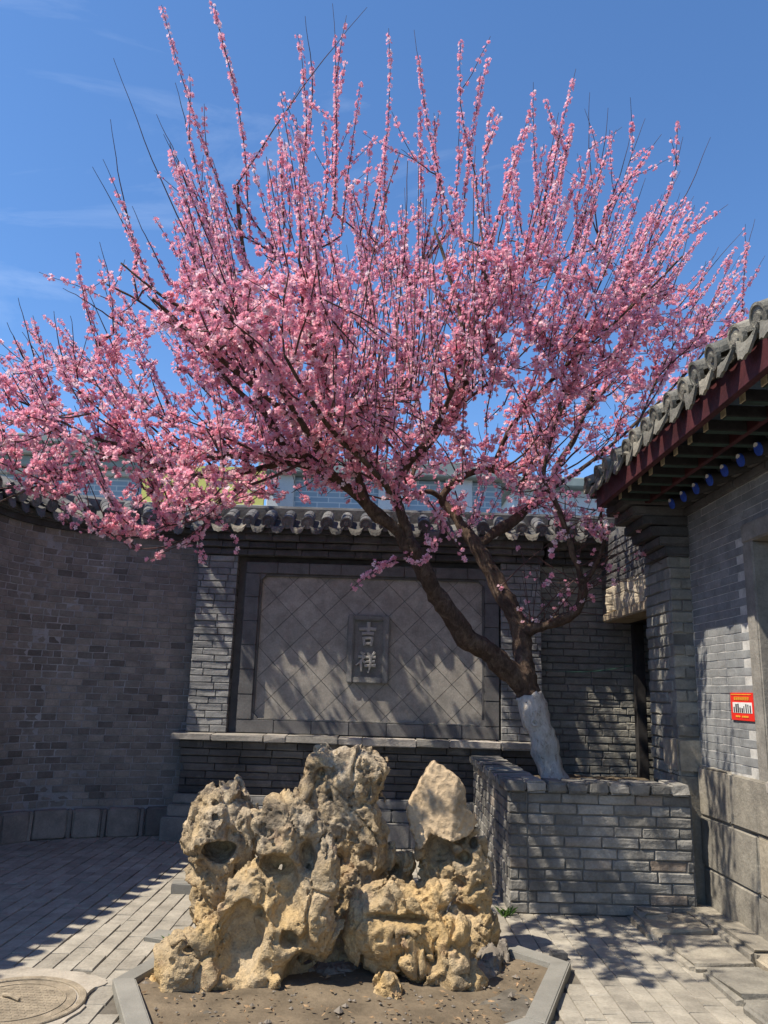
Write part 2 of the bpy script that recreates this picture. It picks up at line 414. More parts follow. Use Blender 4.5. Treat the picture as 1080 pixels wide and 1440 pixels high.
# rock bed outline (outer kerb line), found from the photograph's ground points
BED = [(-1.385, 4.67), (-0.90, 3.55), (-0.2, 3.45), (0.86, 4.24), (1.20, 5.16), (0.82, 5.58), (0.1, 6.0), (-0.75, 5.9), (-1.13, 5.5)]
KW = 0.112
def inset(P, d):
    out = []; n = len(P)
    for i in range(n):
        p0, p1, p2 = map(np.array, (P[i - 1], P[i], P[(i + 1) % n]))
        e1 = (p1 - p0) / np.linalg.norm(p1 - p0); e2 = (p2 - p1) / np.linalg.norm(p2 - p1)
        n1 = np.array([-e1[1], e1[0]]); n2 = np.array([-e2[1], e2[0]])
        b = (n1 + n2); b /= b @ n1
        out.append(tuple(p1 + b * d))
    return out
BEDI = inset(BED, KW)
def in_poly(x, y, P):
    c = False; j = len(P) - 1
    for i in range(len(P)):
        if (P[i][1] > y) != (P[j][1] > y) and x < (P[j][0] - P[i][0]) * (y - P[i][1]) / (P[j][1] - P[i][1]) + P[i][0]: c = not c
        j = i
    return c

MAN = on_ground(18, 1412)
MAN_R = 0.30
APRON = [(-2.6, 5.0), (-2.05, 4.93), (-1.7, 4.9), (-1.45, 4.78), (-1.43, 4.72), (-1.5, 4.55), (-1.42, 4.38), (-1.48, 4.1), (-2.0, 3.9), (-2.6, 4.0)]
bed = mesh_py('pavement', [(-6, -6, -0.012), (2.6, -6, -0.012), (2.6, 9.2, -0.012), (-6, 9.2, -0.012)], [(0, 1, 2, 3)], M_PBED)
pavement = tag(link('pavement', bed), kind='structure')
PL, PW, PH = 0.245, 0.116, 0.05
def paver_mesh(n=6):
    out = []
    for _ in range(n):
        a, b, t = PL / 2 - 0.003, PW / 2 - 0.003, 0.0
        V = [(-b, -a, -PH), (b, -a, -PH), (b, a, -PH), (-b, a, -PH)]
        V += [(x + rng.normal(0, .0012), y + rng.normal(0, .0012), -0.005) for x, y in ((-b, -a), (b, -a), (b, a), (-b, a))]
        V += [(x * .955, y * .975, rng.normal(0, .0012)) for x, y in ((-b, -a), (b, -a), (b, a), (-b, a))]
        Fc = []
        for lo in (0, 4):
            for i in range(4): Fc.append((lo + i, lo + (i + 1) % 4, lo + 4 + (i + 1) % 4, lo + 4 + i))
        Fc.append((8, 9, 10, 11))
        out.append(mesh_py('paver', V, Fc, M_PAVE))
    return out
pv = paver_mesh(); items = []
for ci, x in enumerate(np.arange(-4.3, 2.02, PW)):
    y = 2.6 - (PL / 2 if ci % 2 else 0) + rng.normal(0, 0.02)
    while y < 9.1:
        yc = y + PL / 2; y += PL
        if in_poly(x, yc, BED) or in_poly(x, yc, APRON): continue
        if x > 1.97 and yc < 6.4: continue
        if x > 1.05 and yc > 6.45: continue
        items.append((x + rng.normal(0, .0012), yc + rng.normal(0, .002), rng.normal(0, 0.0018), rng.normal(0, .006), 1, 1))
place(items, pv, pavement, 'paver', 300, 'pavers', 0.005, 0, flat=True)

# soil in the rock bed
def soil_sheet(P, z, name, amp, step=0.05):
    xs = [p[0] for p in P]; ys = [p[1] for p in P]; nx = int((max(xs) - min(xs)) / step) + 1; ny = int((max(ys) - min(ys)) / step) + 1
    X, Y = np.meshgrid(np.linspace(min(xs), max(xs), nx), np.linspace(min(ys), max(ys), ny), indexing='ij')
    q = np.stack([X.ravel() * 2.2, Y.ravel() * 2.2, np.full(X.size, .3)], 1)
    Z = z + amp * gnoise(q) + amp * .35 * gnoise(q * 4.1) + amp * .2 * gnoise(q * 11)
    V = np.stack([X.ravel(), Y.ravel(), Z], 1); Fc = []
    for i in range(nx - 1):
        for j in range(ny - 1):
            if in_poly((X[i, j] + X[i + 1, j]) / 2, (Y[i, j] + Y[i, j + 1]) / 2, P):
                Fc.append((i * ny + j, (i + 1) * ny + j, (i + 1) * ny + j + 1, i * ny + j + 1))
    return tag(link(name, mesh_py(name, V, Fc, M_SOIL, True)), kind='structure')
soil_sheet(inset(BED, 0.05), 0.0, 'soil_bed', 0.02)

# granite kerb stones
kerb = empty('kerb', (0, 4.0, 0), 'grey granite kerb ringing the rockery soil bed', 'kerb')
for i in range(len(BED)):
    a, b = np.array(BED[i]), np.array(BED[(i + 1) % len(BED)]); c, d = np.array(BEDI[i]), np.array(BEDI[(i + 1) % len(BED)])
    n = max(1, int(np.linalg.norm(b - a) / 0.75))
    for k in range(n):
        t0, t1 = k / n + 0.004, (k + 1) / n - 0.004
        q = [a + (b - a) * t0, a + (b - a) * t1, c + (d - c) * t1, c + (d - c) * t0]
        dz = rng.normal(0, .004)
        MB().prism([tuple(p) for p in q], -0.08, 0.045 + dz).build('kerb_stone', M_KERB, kerb, bevel=0.006, seg=2, jit=0.0012)

# manhole with cement apron
mh = empty('manhole_cover', (MAN[0], MAN[1], 0), 'rusty round manhole cover set in a pale cement apron', 'manhole cover')
V = [(x, y, 0.004) for x, y in APRON]
ap = []
for i, (x, y) in enumerate(APRON):
    x2, y2 = APRON[(i + 1) % len(APRON)]
    for t in np.linspace(0, 1, 7)[:-1]: ap.append((x + (x2 - x) * t + rng.normal(0, .008), y + (y2 - y) * t + rng.normal(0, .008)))
MB().prism(ap, -0.05, 0.005).build('apron', M_CEM, mh)
def ring(r0, r1, z0, z1, cx, cy, k=48):
    mb = MB(); V = []; Fc = []
    for i in range(k):
        a = 2 * math.pi * i / k; c, s = math.cos(a), math.sin(a)
        V += [(cx + r0 * c, cy + r0 * s, z0), (cx + r1 * c, cy + r1 * s, z0), (cx + r1 * c, cy + r1 * s, z1), (cx + r0 * c, cy + r0 * s, z1)]
    for i in range(k):
        j = (i + 1) % k
        for q in range(4): Fc.append((4 * i + q, 4 * i + (q + 1) % 4, 4 * j + (q + 1) % 4, 4 * j + q))
    return mb.add(V, Fc)
ring(MAN_R + .012, MAN_R + .05, -.03, .016, MAN[0], MAN[1]).build('rim', M_IRON, mh, bevel=0.004)
MB().prism([(MAN[0] + MAN_R * math.cos(t), MAN[1] + MAN_R * math.sin(t)) for t in np.linspace(0, 2 * math.pi, 49)[:-1]], -.03, .010).build('cover', M_IRON, mh)
ring(MAN_R * .80, MAN_R * .84, .009, .014, MAN[0], MAN[1]).build('ridge', M_IRON, mh)
nub = MB()
for i in range(-6, 7):
    for j in range(-6, 7):
        x, y = i * .036 + (.018 if j % 2 else 0), j * .033
        if x * x + y * y < (MAN_R * .74) ** 2: nub.box((MAN[0] + x - .011, MAN[1] + y - .007, .009), (MAN[0] + x + .011, MAN[1] + y + .007, .0118))
tag(nub.build('tread_pattern', M_IRON, mh), kind='stuff')
MB().tube([(MAN[0] - .08, MAN[1] + .06, .02), (MAN[0] - .03, MAN[1] + .035, .026), (MAN[0] + .03, MAN[1] + .0, .02)], .009).build('lifting_bar', M_IRON, mh)

# stone step along the right-hand building
step = empty('stone_step', (2.2, 5.0, 0), 'worn low stone step along the foot of the right hand building', 'step')
ys = [6.28, 5.78, 5.16, 4.62, 4.1, 3.4, 2.6]
for i in range(len(ys) - 1):
    stone(step, 'step_stone', (1.94 + rng.normal(0, .02), ys[i + 1] + .02, -.05), (2.345, ys[i] - .015, .06 + rng.normal(0, .006)), M_STONE, .03, .007)
ys = [6.5, 6.0, 5.3, 4.75, 4.2, 3.5, 2.6]
for i in range(len(ys) - 1):
    stone(step, 'step_stone', (2.36, ys[i + 1] + .012, -.05), (2.7, ys[i] - .012, .085 + rng.normal(0, .008)), M_STONE, .03, .007)
tag(stone(None, 'stone_block', (1.93, 6.05, -.02), (2.13, 6.3, .1), M_STONE, .025, .006), 'short squared stone at the planter corner beside the step', 'stone')

# ================================================================= SCREEN WALL
SY = 9.0
scr = empty('screen_wall', (-0.15, 9.1, 0), 'grey brick screen wall with framed diamond tile panel and tiled coping', 'screen wall')
MB().box((-2.10, 9.125, 0), (1.81, 9.5, 3.42)).build('core', M_PMORT, scr)
# pillars
lay(scr, 'pillar_brick', line(-2.12, 8.96, FRONT), 0, 0.45, 1.09, 3.07, 0.285, 0.077, 0.19, M_PIL, 0.008, 0.003, 0.005, 0.004, mix=0.35, stuff='pillar_brickwork')
lay(scr, 'pillar_brick', line(1.37, 8.96, FRONT), 0, 0.46, 1.09, 3.07, 0.285, 0.077, 0.19, M_PIL, 0.008, 0.003, 0.005, 0.004, mix=0.35, stuff='pillar_brickwork')
MB().box((-2.115, 8.975, 1.08), (-1.675, 9.13, 3.07)).build('pillar_core', M_PMORT, scr)
MB().box((1.375, 8.975, 1.08), (1.825, 9.13, 3.07)).build('pillar_core', M_PMORT, scr)
# diamond panel
PX0, PX1, PZ0, PZ1 = -1.41, 1.19, 1.235, 2.875
MB().box((PX0 - .02, 9.072, PZ0 - .02), (PX1 + .02, 9.13, PZ1 + .02)).build('panel_bed', M_PMORT, scr)
def clip_rect(P, x0, x1, z0, z1):
    for ax, v, sg in ((0, x0, 1), (0, x1, -1), (1, z0, 1), (1, z1, -1)):
        out = []
        for i in range(len(P)):
            a, b = P[i - 1], P[i]; da, db = (a[ax] - v) * sg, (b[ax] - v) * sg
            if (da >= 0) != (db >= 0):
                t = da / (da - db); out.append((a[0] + (b[0] - a[0]) * t, a[1] + (b[1] - a[1]) * t))
            if db >= 0: out.append(b)
        P = out
        if len(P) < 3: return None
    return P
HD = 0.185
for i in range(-9, 10):
    for j in range(-6, 7):
        if (i + j) % 2: continue
        cx, cz = -0.1 + i * HD, 2.05 + j * HD; e = HD - 0.004
        P = clip_rect([(cx, cz - e), (cx + e, cz), (cx, cz + e), (cx - e, cz)], PX0, PX1, PZ0, PZ1)
        if not P: continue
        ar = 0.5 * abs(sum(P[k - 1][0] * P[k][1] - P[k][0] * P[k - 1][1] for k in range(len(P))))
        if ar < 0.0004: continue
        yf = 9.058 + rng.normal(0, .0012)
        n = len(P); V = [(x, yf, z) for x, z in P] + [(x, 9.08, z) for x, z in P]
        me = mesh_py('panel_tile', [(x, y - 9.1, z) for x, y, z in V], [tuple(range(n))] + [(k, n + k, n + (k + 1) % n, (k + 1) % n) for k in range(n)], M_PANEL)
        o = bpy.data.objects.new('panel_tile', me); COL.objects.link(o); o.parent = scr; o.location = (0.15, 0, 0)
# frame of the panel: border stones, mouldings, notched corners
FW = 0.165
def frame_run(x0, x1, z0, z1, n, along):
    for k in range(n):
        t0, t1 = k / n, (k + 1) / n
        if along == 'x': a, b = (x0 + (x1 - x0) * t0 + .0015, 9.0, z0), (x0 + (x1 - x0) * t1 - .0015, 9.11, z1)
        else: a, b = (x0, 9.0, z0 + (z1 - z0) * t0 + .0015), (x1, 9.11, z0 + (z1 - z0) * t1 - .0015)
        stone(scr, 'frame_stone', a, b, M_FRAME, .006, .0008)
frame_run(PX0 - FW, PX0, PZ0, PZ1, 6, 'z'); frame_run(PX1, PX1 + FW, PZ0, PZ1, 6, 'z')
frame_run(PX0 - FW, PX1 + FW, PZ0 - .14, PZ0 - .002, 7, 'x'); frame_run(PX0 - FW, PX1 + FW, PZ1 + .002, PZ1 + .13, 8, 'x')
for a, b in (((PX0, 9.025, PZ0), (PX0 + .025, 9.07, PZ1)), ((PX1 - .025, 9.025, PZ0), (PX1, 9.07, PZ1)), ((PX0 + .027, 9.025, PZ1 - .025), (PX1 - .027, 9.07, PZ1))):
    MB().box(a, b).build('moulding', M_FRAME, scr, bevel=.008, seg=2)
MB().box((PX0 + .027, 9.02, PZ0), (PX1 - .027, 9.07, PZ0 + .018)).build('moulding', M_LEDGE, scr, bevel=.005, seg=2)
for cx, cz, sx, sz in ((PX0, PZ0, 1, 1), (PX1, PZ0, -1, 1), (PX0, PZ1, 1, -1), (PX1, PZ1, -1, -1)):
    P = [(cx, cz), (cx + sx * .075, cz), (cx + sx * .055, cz + sz * .035), (cx + sx * .035, cz + sz * .055), (cx, cz + sz * .075)]
    V = [(x, 9.015, z) for x, z in P] + [(x, 9.07, z) for x, z in P]
    MB().add(V, [tuple(range(5))] + [(k, 5 + k, 5 + (k + 1) % 5, (k + 1) % 5) for k in range(5)]).build('corner_stone', M_FRAME, scr)
# ledge over the base
xs = [-2.21, -1.78, -1.22, -0.98, -0.42, -0.16, 0.42, 0.78, 1.33, 1.95]
for i in range(len(xs) - 1):
    stone(scr, 'ledge_slab', (xs[i] + .0008, 8.70 + rng.normal(0, .006), 1.015 + rng.normal(0, .003)), (xs[i + 1] - .0008, 9.12, 1.088 + rng.normal(0, .003)), M_LEDGE, .008, .003)
# base courses under the ledge and stepped plinth
for z0, z1, yy in ((0.93, 1.013, 8.80), (0.85, 0.928, 8.83), (0.46, 0.848, 8.86)):
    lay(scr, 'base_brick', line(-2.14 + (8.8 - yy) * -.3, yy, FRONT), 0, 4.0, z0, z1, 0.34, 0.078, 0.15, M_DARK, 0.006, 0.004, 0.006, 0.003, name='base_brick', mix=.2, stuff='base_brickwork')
MB().box((-2.12, 8.9, 0), (1.86, 9.13, 1.012)).build('base_core', M_PMORT, scr)
for z0, z1, yy, mm in ((0.36, 0.458, 8.79, M_PLINTH), (0.24, 0.358, 8.73, M_PLINTH), (0.0, 0.236, 8.66, M_PLINTH)):
    x = -2.16 - (8.79 - yy) * .6
    while x < 1.0:
        w = rng.uniform(.4, .6)
        MB().box((x + .002, yy, z0), (min(x + w, 1.9) - .002, 8.98, z1)).build('plinth_stone', mm, scr, bevel=.012, seg=2, jit=.003); x += w
# cornice: three stepped courses
for z0, z1, yy in ((3.072, 3.15, 8.92), (3.152, 3.225, 8.86), (3.227, 3.31, 8.80)):
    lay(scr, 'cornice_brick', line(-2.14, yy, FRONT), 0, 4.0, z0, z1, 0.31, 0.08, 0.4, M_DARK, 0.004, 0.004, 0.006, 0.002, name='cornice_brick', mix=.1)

# plaque with two raised characters
plq = empty('plaque', (-0.1, 9.05, 1.65), 'small carved stone plaque with two raised Chinese characters on the panel', 'plaque')
C0 = at_y(487.5, 865.5, 9.0); C1 = at_y(549.5, 962, 9.0)
qx0, qx1, qz1, qz0 = -0.375, 0.105, 2.43, 1.665
for a, b in (((qx0, 9.005, qz0), (qx0 + .075, 9.06, qz1)), ((qx1 - .075, 9.005, qz0), (qx1, 9.06, qz1)), ((qx0 + .0755, 9.005, qz0), (qx1 - .0755, 9.06, qz0 + .075)), ((qx0 + .0755, 9.005, qz1 - .065), (qx1 - .0755, 9.06, qz1))):
    MB().box(a, b).build('frame', M_PLAQUE, plq, bevel=.012, seg=2, jit=.001)
MB().box((qx0 + .06, 9.04, qz0 + .06), (qx1 - .06, 9.062, qz1 - .055)).build('slab', M_PLAQUE, plq)
def ppt(X, Y):     # position inside the plaque from the enlarged photograph
    u = (X - 160) / (775 - 160.0); v = (Y - 232) / (1180 - 232.0)
    return qx0 + (qx1 - qx0) * u, qz1 + (qz0 - qz1) * v
def strokes(lst):
    mb = MB()
    for k, (P, w0, w1) in enumerate(lst):
        Q = [np.array(ppt(*p)) for p in P]; n = len(Q); ws = np.linspace(w0, w1, n) * 0.66 * (qx1 - qx0) / 615.0
        Lf, Rt = [], []
        for i in range(n):
            t = Q[min(i + 1, n - 1)] - Q[max(i - 1, 0)]; t /= np.linalg.norm(t); nn = np.array([-t[1], t[0]])
            ext = -t * ws[i] * .3 if i == 0 else (t * ws[i] * .3 if i == n - 1 else 0)
            Lf.append(Q[i] + nn * ws[i] + ext); Rt.append(Q[i] - nn * ws[i] + ext)
        P2 = Lf + Rt[::-1]; m = len(P2); cen = sum(P2) / m; yf = 9.012 - .0012 * k
        V = [(p[0], 9.041, p[1]) for p in P2] + [(p[0], yf + .007, p[1]) for p in P2] + [tuple([(p + (cen - p) * .0)[0], yf + .004, (p + (cen - p) * .0)[1]]) for p in P2]
        ins = []
        for i in range(n): ins.append((Lf[i] * .8 + Rt[i] * .2))
        for i in range(n - 1, -1, -1): ins.append((Rt[i] * .8 + Lf[i] * .2))
        V[2 * m:] = [(p[0], yf, p[1]) for p in ins]
        Fc = [tuple(range(2 * m, 3 * m))]
        for lo in (0, m):
            for i in range(m): Fc.append((lo + i, lo + (i + 1) % m, lo + m + (i + 1) % m, lo + m + i))
        mb.add(V, Fc)
    return mb
strokes([([(335, 432), (450, 424), (572, 428)], 34, 42), ([(465, 335), (464, 490)], 44, 38), ([(378, 494), (460, 488), (540, 492)], 36, 42),
         ([(398, 545), (412, 655)], 34, 30), ([(398, 556), (532, 552)], 32, 34), ([(527, 548), (512, 655)], 36, 30), ([(410, 632), (515, 630)], 30, 30)]).build('character', M_CHAR, plq)
strokes([([(362, 752), (404, 782)], 24, 40), ([(332, 818), (425, 812)], 30, 34), ([(418, 812), (368, 880), (298, 935)], 34, 14), ([(374, 872), (376, 940), (380, 1015)], 38, 22), ([(392, 868), (434, 896)], 18, 34),
         ([(466, 758), (494, 798)], 24, 36), ([(568, 752), (528, 800)], 34, 20), ([(442, 822), (575, 818)], 30, 34), ([(455, 880), (565, 876)], 28, 32), ([(428, 940), (580, 932)], 30, 38), ([(511, 805), (509, 930), (482, 1035)], 38, 16)]).build('character', M_CHAR, plq)

# ---------------------------------------------------------------- roof tiles
def barrel_mesh(name, r, L, mat, th=.016, k=9):
    """half-round cover tile along +Y (uphill), collar at its upper end"""
    V, Fc = [], []
    secs = [(0, r), (L * .78, r * .96), (L * .8, r * .86), (L, r * .85)]
    for y, rr in secs:
        for q in (rr, rr - th):
            for i in range(k):
                a = math.pi * (1.08 * i / (k - 1) - .04); V.append((math.cos(a) * q, y, math.sin(a) * q))
    for s in range(len(secs) - 1):
        b = s * 2 * k; c = b + 2 * k
        for i in range(k - 1):
            Fc.append((b + i, c + i, c + i + 1, b + i + 1)); Fc.append((b + k + i + 1, c + k + i + 1, c + k + i, b + k + i))
        Fc.append((b, b + k, c + k, c)); Fc.append((b + k - 1, c + k - 1, c + 2 * k - 1, b + 2 * k - 1))
    for i in range(k - 1): Fc.append((i, i + 1, k + i + 1, k + i))
    return mesh_py(name, V, Fc, mat, False)
def disc_mesh(name, r, mat, k=18):
    V, Fc = [], []
    prof = [(.012, r), (-.014, r), (-.016, r * .8), (-.008, r * .76), (-.008, r * .38), (-.016, r * .3)]
    for y, rr in prof:
        for i in range(k): a = 2 * math.pi * i / k; V.append((math.cos(a) * rr, y, math.sin(a) * rr))
    for s in range(len(prof) - 1):
        for i in range(k): j = (i + 1) % k; Fc.append((s * k + i, s * k + j, s * k + k + j, s * k + k + i))
    Fc.append(tuple((len(prof) - 1) * k + i for i in range(k))); Fc.append(tuple(range(k - 1, -1, -1)))
    return mesh_py(name, V, Fc, mat)
def pan_mesh(name, w, L, mat, sag=.035, th=.016, k=7):
    V, Fc = [], []
    for y in (0, L):
        for t in (0, -th):
            for i in range(k): u = -1 + 2 * i / (k - 1); V.append((u * w / 2, y, -sag * (1 - u * u) + t))
    for i in range(k - 1):
        Fc += [(i, i + 1, 2 * k + i + 1, 2 * k + i), (k + i + 1, k + i, 3 * k + i, 3 * k + i + 1), (i + 1, i, k + i, k + i + 1), (2 * k + i, 2 * k + i + 1, 3 * k + i + 1, 3 * k + i)]
    return mesh_py(name, V, Fc, mat)
def drip_mesh(name, w, h, mat, sag=.035, th=.018, k=9):
    """hanging lip of a drip tile: concave top edge, scalloped pointed lower edge"""
    V, Fc = [], []
    for y0, sc in ((0, 1.0), (th, .97)):
        for row in range(3):
            for i in range(k):
                u = -1 + 2 * i / (k - 1); top = -sag * (1 - u * u) + .004
                low = -h * (1 - abs(u) ** 2.6) ** .8 * (1 + .06 * math.cos(u * math.pi * 4)) - .01
                z = top + (low - top) * row / 2
                V.append((u * w / 2 * sc, y0 - .25 * abs(z) - (.006 if row == 1 else 0), z))
    for y in (0, 3 * k):
        for row in range(2):
            for i in range(k - 1):
                a = y + row * k + i; q = (a, a + k, a + k + 1, a + 1); Fc.append(q if y == 0 else q[::-1])
    for i in range(k - 1):
        a = 2 * k + i; Fc.append((a, a + 3 * k, a + 3 * k + 1, a + 1)); Fc.append((i, i + 1, i + 1 + 3 * k, i + 3 * k))
    for e in (0, k - 1):
        for row in range(2): a = row * k + e; Fc.append((a, a + k, a + 4 * k, a + 3 * k))
    return mesh_py(name, V, Fc, mat)

TS = 0.222
T_BAR = barrel_mesh('cover_tile', .072, .2, M_TILE); T_DISC = disc_mesh('tile_disc', .075, M_TILE)
T_PAN = pan_mesh('pan_tile', TS * .98, .4, M_TILE); T_DRIP = drip_mesh('drip_tile', TS * .8, .095, M_DRIP)
T_DRIPD = drip_mesh('drip_tile', TS * .72, .12, M_TILE)
PITCH_W = math.radians(25)
def coping_bay(parent, x, y, z, ph, drip=None, bars=2, pitch=PITCH_W, fwd=0.0):
    """(x, y, z) = drip edge point of the bay; local +Y is uphill"""
    j = rng.normal(0, .012, 4)
    rot = (pitch + j[0] * .6, 0, ph + j[1])
    u = (math.cos(ph), math.sin(ph)); up = (-math.sin(ph), math.cos(ph)); hx = TS / 2
    link('pan_tile', T_PAN, parent, (x, y, z + .012), (pitch, 0, ph))
    link('drip_tile', drip or T_DRIP, parent, (x, y, z + .01), (j[2] * 2, 0, ph + j[3]))
    bx, by = x + u[0] * hx, y + u[1] * hx
    for k in range(bars):
        dd = k * .165 * math.cos(pitch) - fwd
        o = link('cover_tile', T_BAR, parent, (bx + up[0] * dd, by + up[1] * dd, z + .04 + k * .165 * math.sin(pitch)), rot)
        if k == 0: 
            d = bpy.data.objects.new('tile_disc', T_DISC); COL.objects.link(d); d.parent = o; d.rotation_euler = (-.2, 0, 0)
def coping_core(parent, pts, z_lo, name='coping_bed', depth=.62):
    """sloping mortar bed and ridge under the tiles, swept along drip-edge points (x, y, phi)"""
    prof = [(.05, -.01), (.36, .135), (.36, .30), (.42, .34), (.5, .34), (.56, .30), (.56, .135), (.9, -.01), (.9, -.06), (.05, -.06)]
    V, Fc = [], []; m = len(prof)
    for x, y, ph in pts:
        for d, z in prof: V.append((x - math.sin(ph) * d, y + math.cos(ph) * d, z_lo + z))
    for s in range(len(pts) - 1):
        for i in range(m): Fc.append((s * m + i, (s + 1) * m + i, (s + 1) * m + (i + 1) % m, s * m + (i + 1) % m))
    Fc.append(tuple(range(m))); Fc.append(tuple((len(pts) - 1) * m + i for i in range(m - 1, -1, -1)))
    MB().add(V, Fc).build(name, M_TILE, parent)
DZ = 3.385; DY = 8.70
for x in np.arange(-2.09, 1.95, TS): coping_bay(scr, x, DY, DZ, 0.0)
coping_core(scr, [(-2.2, DY, 0), (1.95, DY, 0)], DZ - .02)
MB().box((-2.16, 8.76, 3.312), (1.9, 9.5, 3.362)).build('coping_board', M_TILE, scr)

# ================================================================= LEFT CURVED WALL
def head(s):                        # heading of the wall, measured from the screen outwards
    a = np.clip((s - 0.9) / 1.7, 0, 1); return math.radians(18) + math.radians(64.5) * (a * a * (3 - 2 * a))
_S = np.arange(0, 13.01, .02); _P = [np.array([-2.06, 9.15])]; _H = [head(s) for s in _S]
for i in range(1, len(_S)):
    h = _H[i - 1]; _P.append(_P[-1] + .02 * np.array([-math.cos(h), -math.sin(h)]))
_P = np.array(_P)
def lpath(t):                       # t runs leftwards negative: t = -s
    s = -t; x = np.interp(s, _S, _P[:, 0]); y = np.interp(s, _S, _P[:, 1]); return (float(x), float(y), float(np.interp(s, _S, _H)))
lw = empty('courtyard_wall', (-3.6, 8.6, 0), 'dark shaded grey brick wall curving away left of the screen, with tiled coping', 'wall')
ZT = 3.23
lay(lw, 'left_brick', lpath, -4.6, 0, 0.30, ZT, 0.162, 0.0737, 0.1, M_LEFT, 0.007, 0.0025, 0.004, 0.002, mix=.12, stuff='brickwork', pad=0)
def sweep(parent, name, mat, s0, s1, d0, d1, z0, z1, step=.1):
    V, Fc = [], []
    ss = np.arange(s0, s1 + .001, step)
    for s in ss:
        x, y, ph = lpath(-s); n = (math.sin(ph), -math.cos(ph))
        V += [(x + n[0] * d0, y + n[1] * d0, z0), (x + n[0] * d0, y + n[1] * d0, z1), (x + n[0] * d1, y + n[1] * d1, z1), (x + n[0] * d1, y + n[1] * d1, z0)]
    for i in range(len(ss) - 1):
        for q in range(4): Fc.append((4 * i + q, 4 * i + (q + 1) % 4, 4 * i + 4 + (q + 1) % 4, 4 * i + 4 + q))
    Fc.append((0, 1, 2, 3)); e = 4 * (len(ss) - 1); Fc.append((e + 3, e + 2, e + 1, e))
    return MB().add(V, Fc).build(name, mat, parent)
sweep(lw, 'core', M_LMORT, 0.0, 4.6, -.006, -.45, 0, ZT + .02)
sweep(lw, 'rendered_wall', M_LEFT, 4.6, 13, 0, -.45, 0, ZT + .02)
sweep(lw, 'cornice', M_DARK, 0.03, 13, .035, -.45, ZT, ZT + .06)
sweep(lw, 'cornice', M_DARK, 0.03, 13, .07, -.45, ZT + .062, ZT + .12)
# foot stones
s = 0.06
while s < 4.6:
    w = rng.uniform(.24, .42); x, y, ph = lpath(-(s + w / 2)); n = (math.sin(ph), -math.cos(ph))
    me = MB(); me.box((-w / 2 + .006, -.10, 0), (w / 2 - .006, .1, .285))
    o = me.build('foot_stone', M_LEFT, None, bevel=.014, seg=2, jit=.004); o.parent = lw
    o.location = Vector((x, y, 0)) - base_of(lw); o.rotation_euler = (0, 0, ph); s += w + .012
    if rng.random() < .45:
        x, y, ph = lpath(-(s + .022)); o = MB().box((-.02, -.085, 0), (.02, .1, .28)).build('foot_stone', M_LEFT, None, bevel=.006, jit=.002); o.parent = lw
        o.location = Vector((x, y, 0)) - base_of(lw); o.rotation_euler = (0, 0, ph); s += .05
# tiles along the curve
OV = 0.17; s = 0.16; cpts = []
while s < 11.5:
    x, y, ph = lpath(-s); n = (math.sin(ph), -math.cos(ph))
    coping_bay(lw, x + n[0] * OV, y + n[1] * OV, 3.395, ph, T_DRIPD, 3, fwd=.045)
    k = (_H[min(int((s + .1) / .02), len(_H) - 1)] - _H[int(s / .02)]) / .1     # spacing follows the inner edge of the curve
    s += TS / max(.6, 1 - OV * k)
for s in np.arange(0, 13, .15):
    x, y, ph = lpath(-s); n = (math.sin(ph), -math.cos(ph)); cpts.append((x + n[0] * OV, y + n[1] * OV, ph))
coping_core(lw, cpts[::-1], 3.375)

# ================================================================= BACK WALL RIGHT OF THE SCREEN
bw = empty('back_wall', (2.4, 9.3, 0), 'sunlit rough grey brick wall between the screen and the doorway', 'wall')
lay(bw, 'back_brick', line(1.84, 9.14, FRONT), 0, 1.4, 0.6, 3.08, 0.3, 0.079, 0.12, M_BACK, 0.009, 0.0035, 0.006, 0.004, mix=.3, tilt=.006)
MB().box((1.835, 9.155, 0), (3.4, 9.5, 3.35)).build('core', M_PMORT, bw)
for z0, z1, yy in ((3.09, 3.165, 9.06), (3.167, 3.24, 8.98), (3.242, 3.33, 8.88)):
    lay(bw, 'cornice_brick', line(1.9, yy, FRONT), 0, 1.2, z0, z1, 0.31, 0.08, 0.4, M_DARK, 0.004, 0.004, 0.006, 0.002, name='cornice_brick', mix=.1)
for x in np.arange(2.02, 3.0, TS): coping_bay(bw, x, 8.72, DZ, 0.0)
coping_core(bw, [(1.96, 8.72, 0), (3.1, 8.72, 0)], DZ - .02)

# ================================================================= PLANTER
PLX, PLY = 1.03, 6.36
pl = empty('planter', (1.7, 6.4, 0), 'weathered grey brick planter box holding the blossoming tree', 'planter')
lay(pl, 'planter_brick', line(PLX, PLY, FRONT), 0.14, 1.40, 0, .865, .285, .0786, .14, M_PLANT, 0.010, 0.003, 0.006, 0.003, mix=.18, tilt=.006)
lay(pl, 'corner_brick', line(PLX, PLY, FRONT), 0, .14, 0, .865, .14, .0786, .14, M_PLANT, 0.010, 0.003, 0.006, 0.003)
lay(pl, 'side_brick', line(PLX, 8.70, LEFTF), 0, 2.335, 0, .865, .285, .0786, .14, M_PLANT, 0.010, 0.003, 0.006, 0.003, mix=.18, tilt=.006)
MB().box((PLX + .012, PLY + .012, 0), (2.44, PLY + .26, .87)).build('core', M_PLMORT, pl)
MB().box((PLX + .012, PLY + .262, 0), (PLX + .27, 8.72, .87)).build('core', M_PLMORT, pl)
for i in range(9):
    x0 = PLX - .035 + i * .16
    stone(pl, 'coping_brick', (x0 + .003, PLY - .04 + rng.normal(0, .004), .868), (min(x0 + .16, 2.42) - .003, PLY + .29, .945 + rng.normal(0, .004)), M_PLANT, .012, .004)
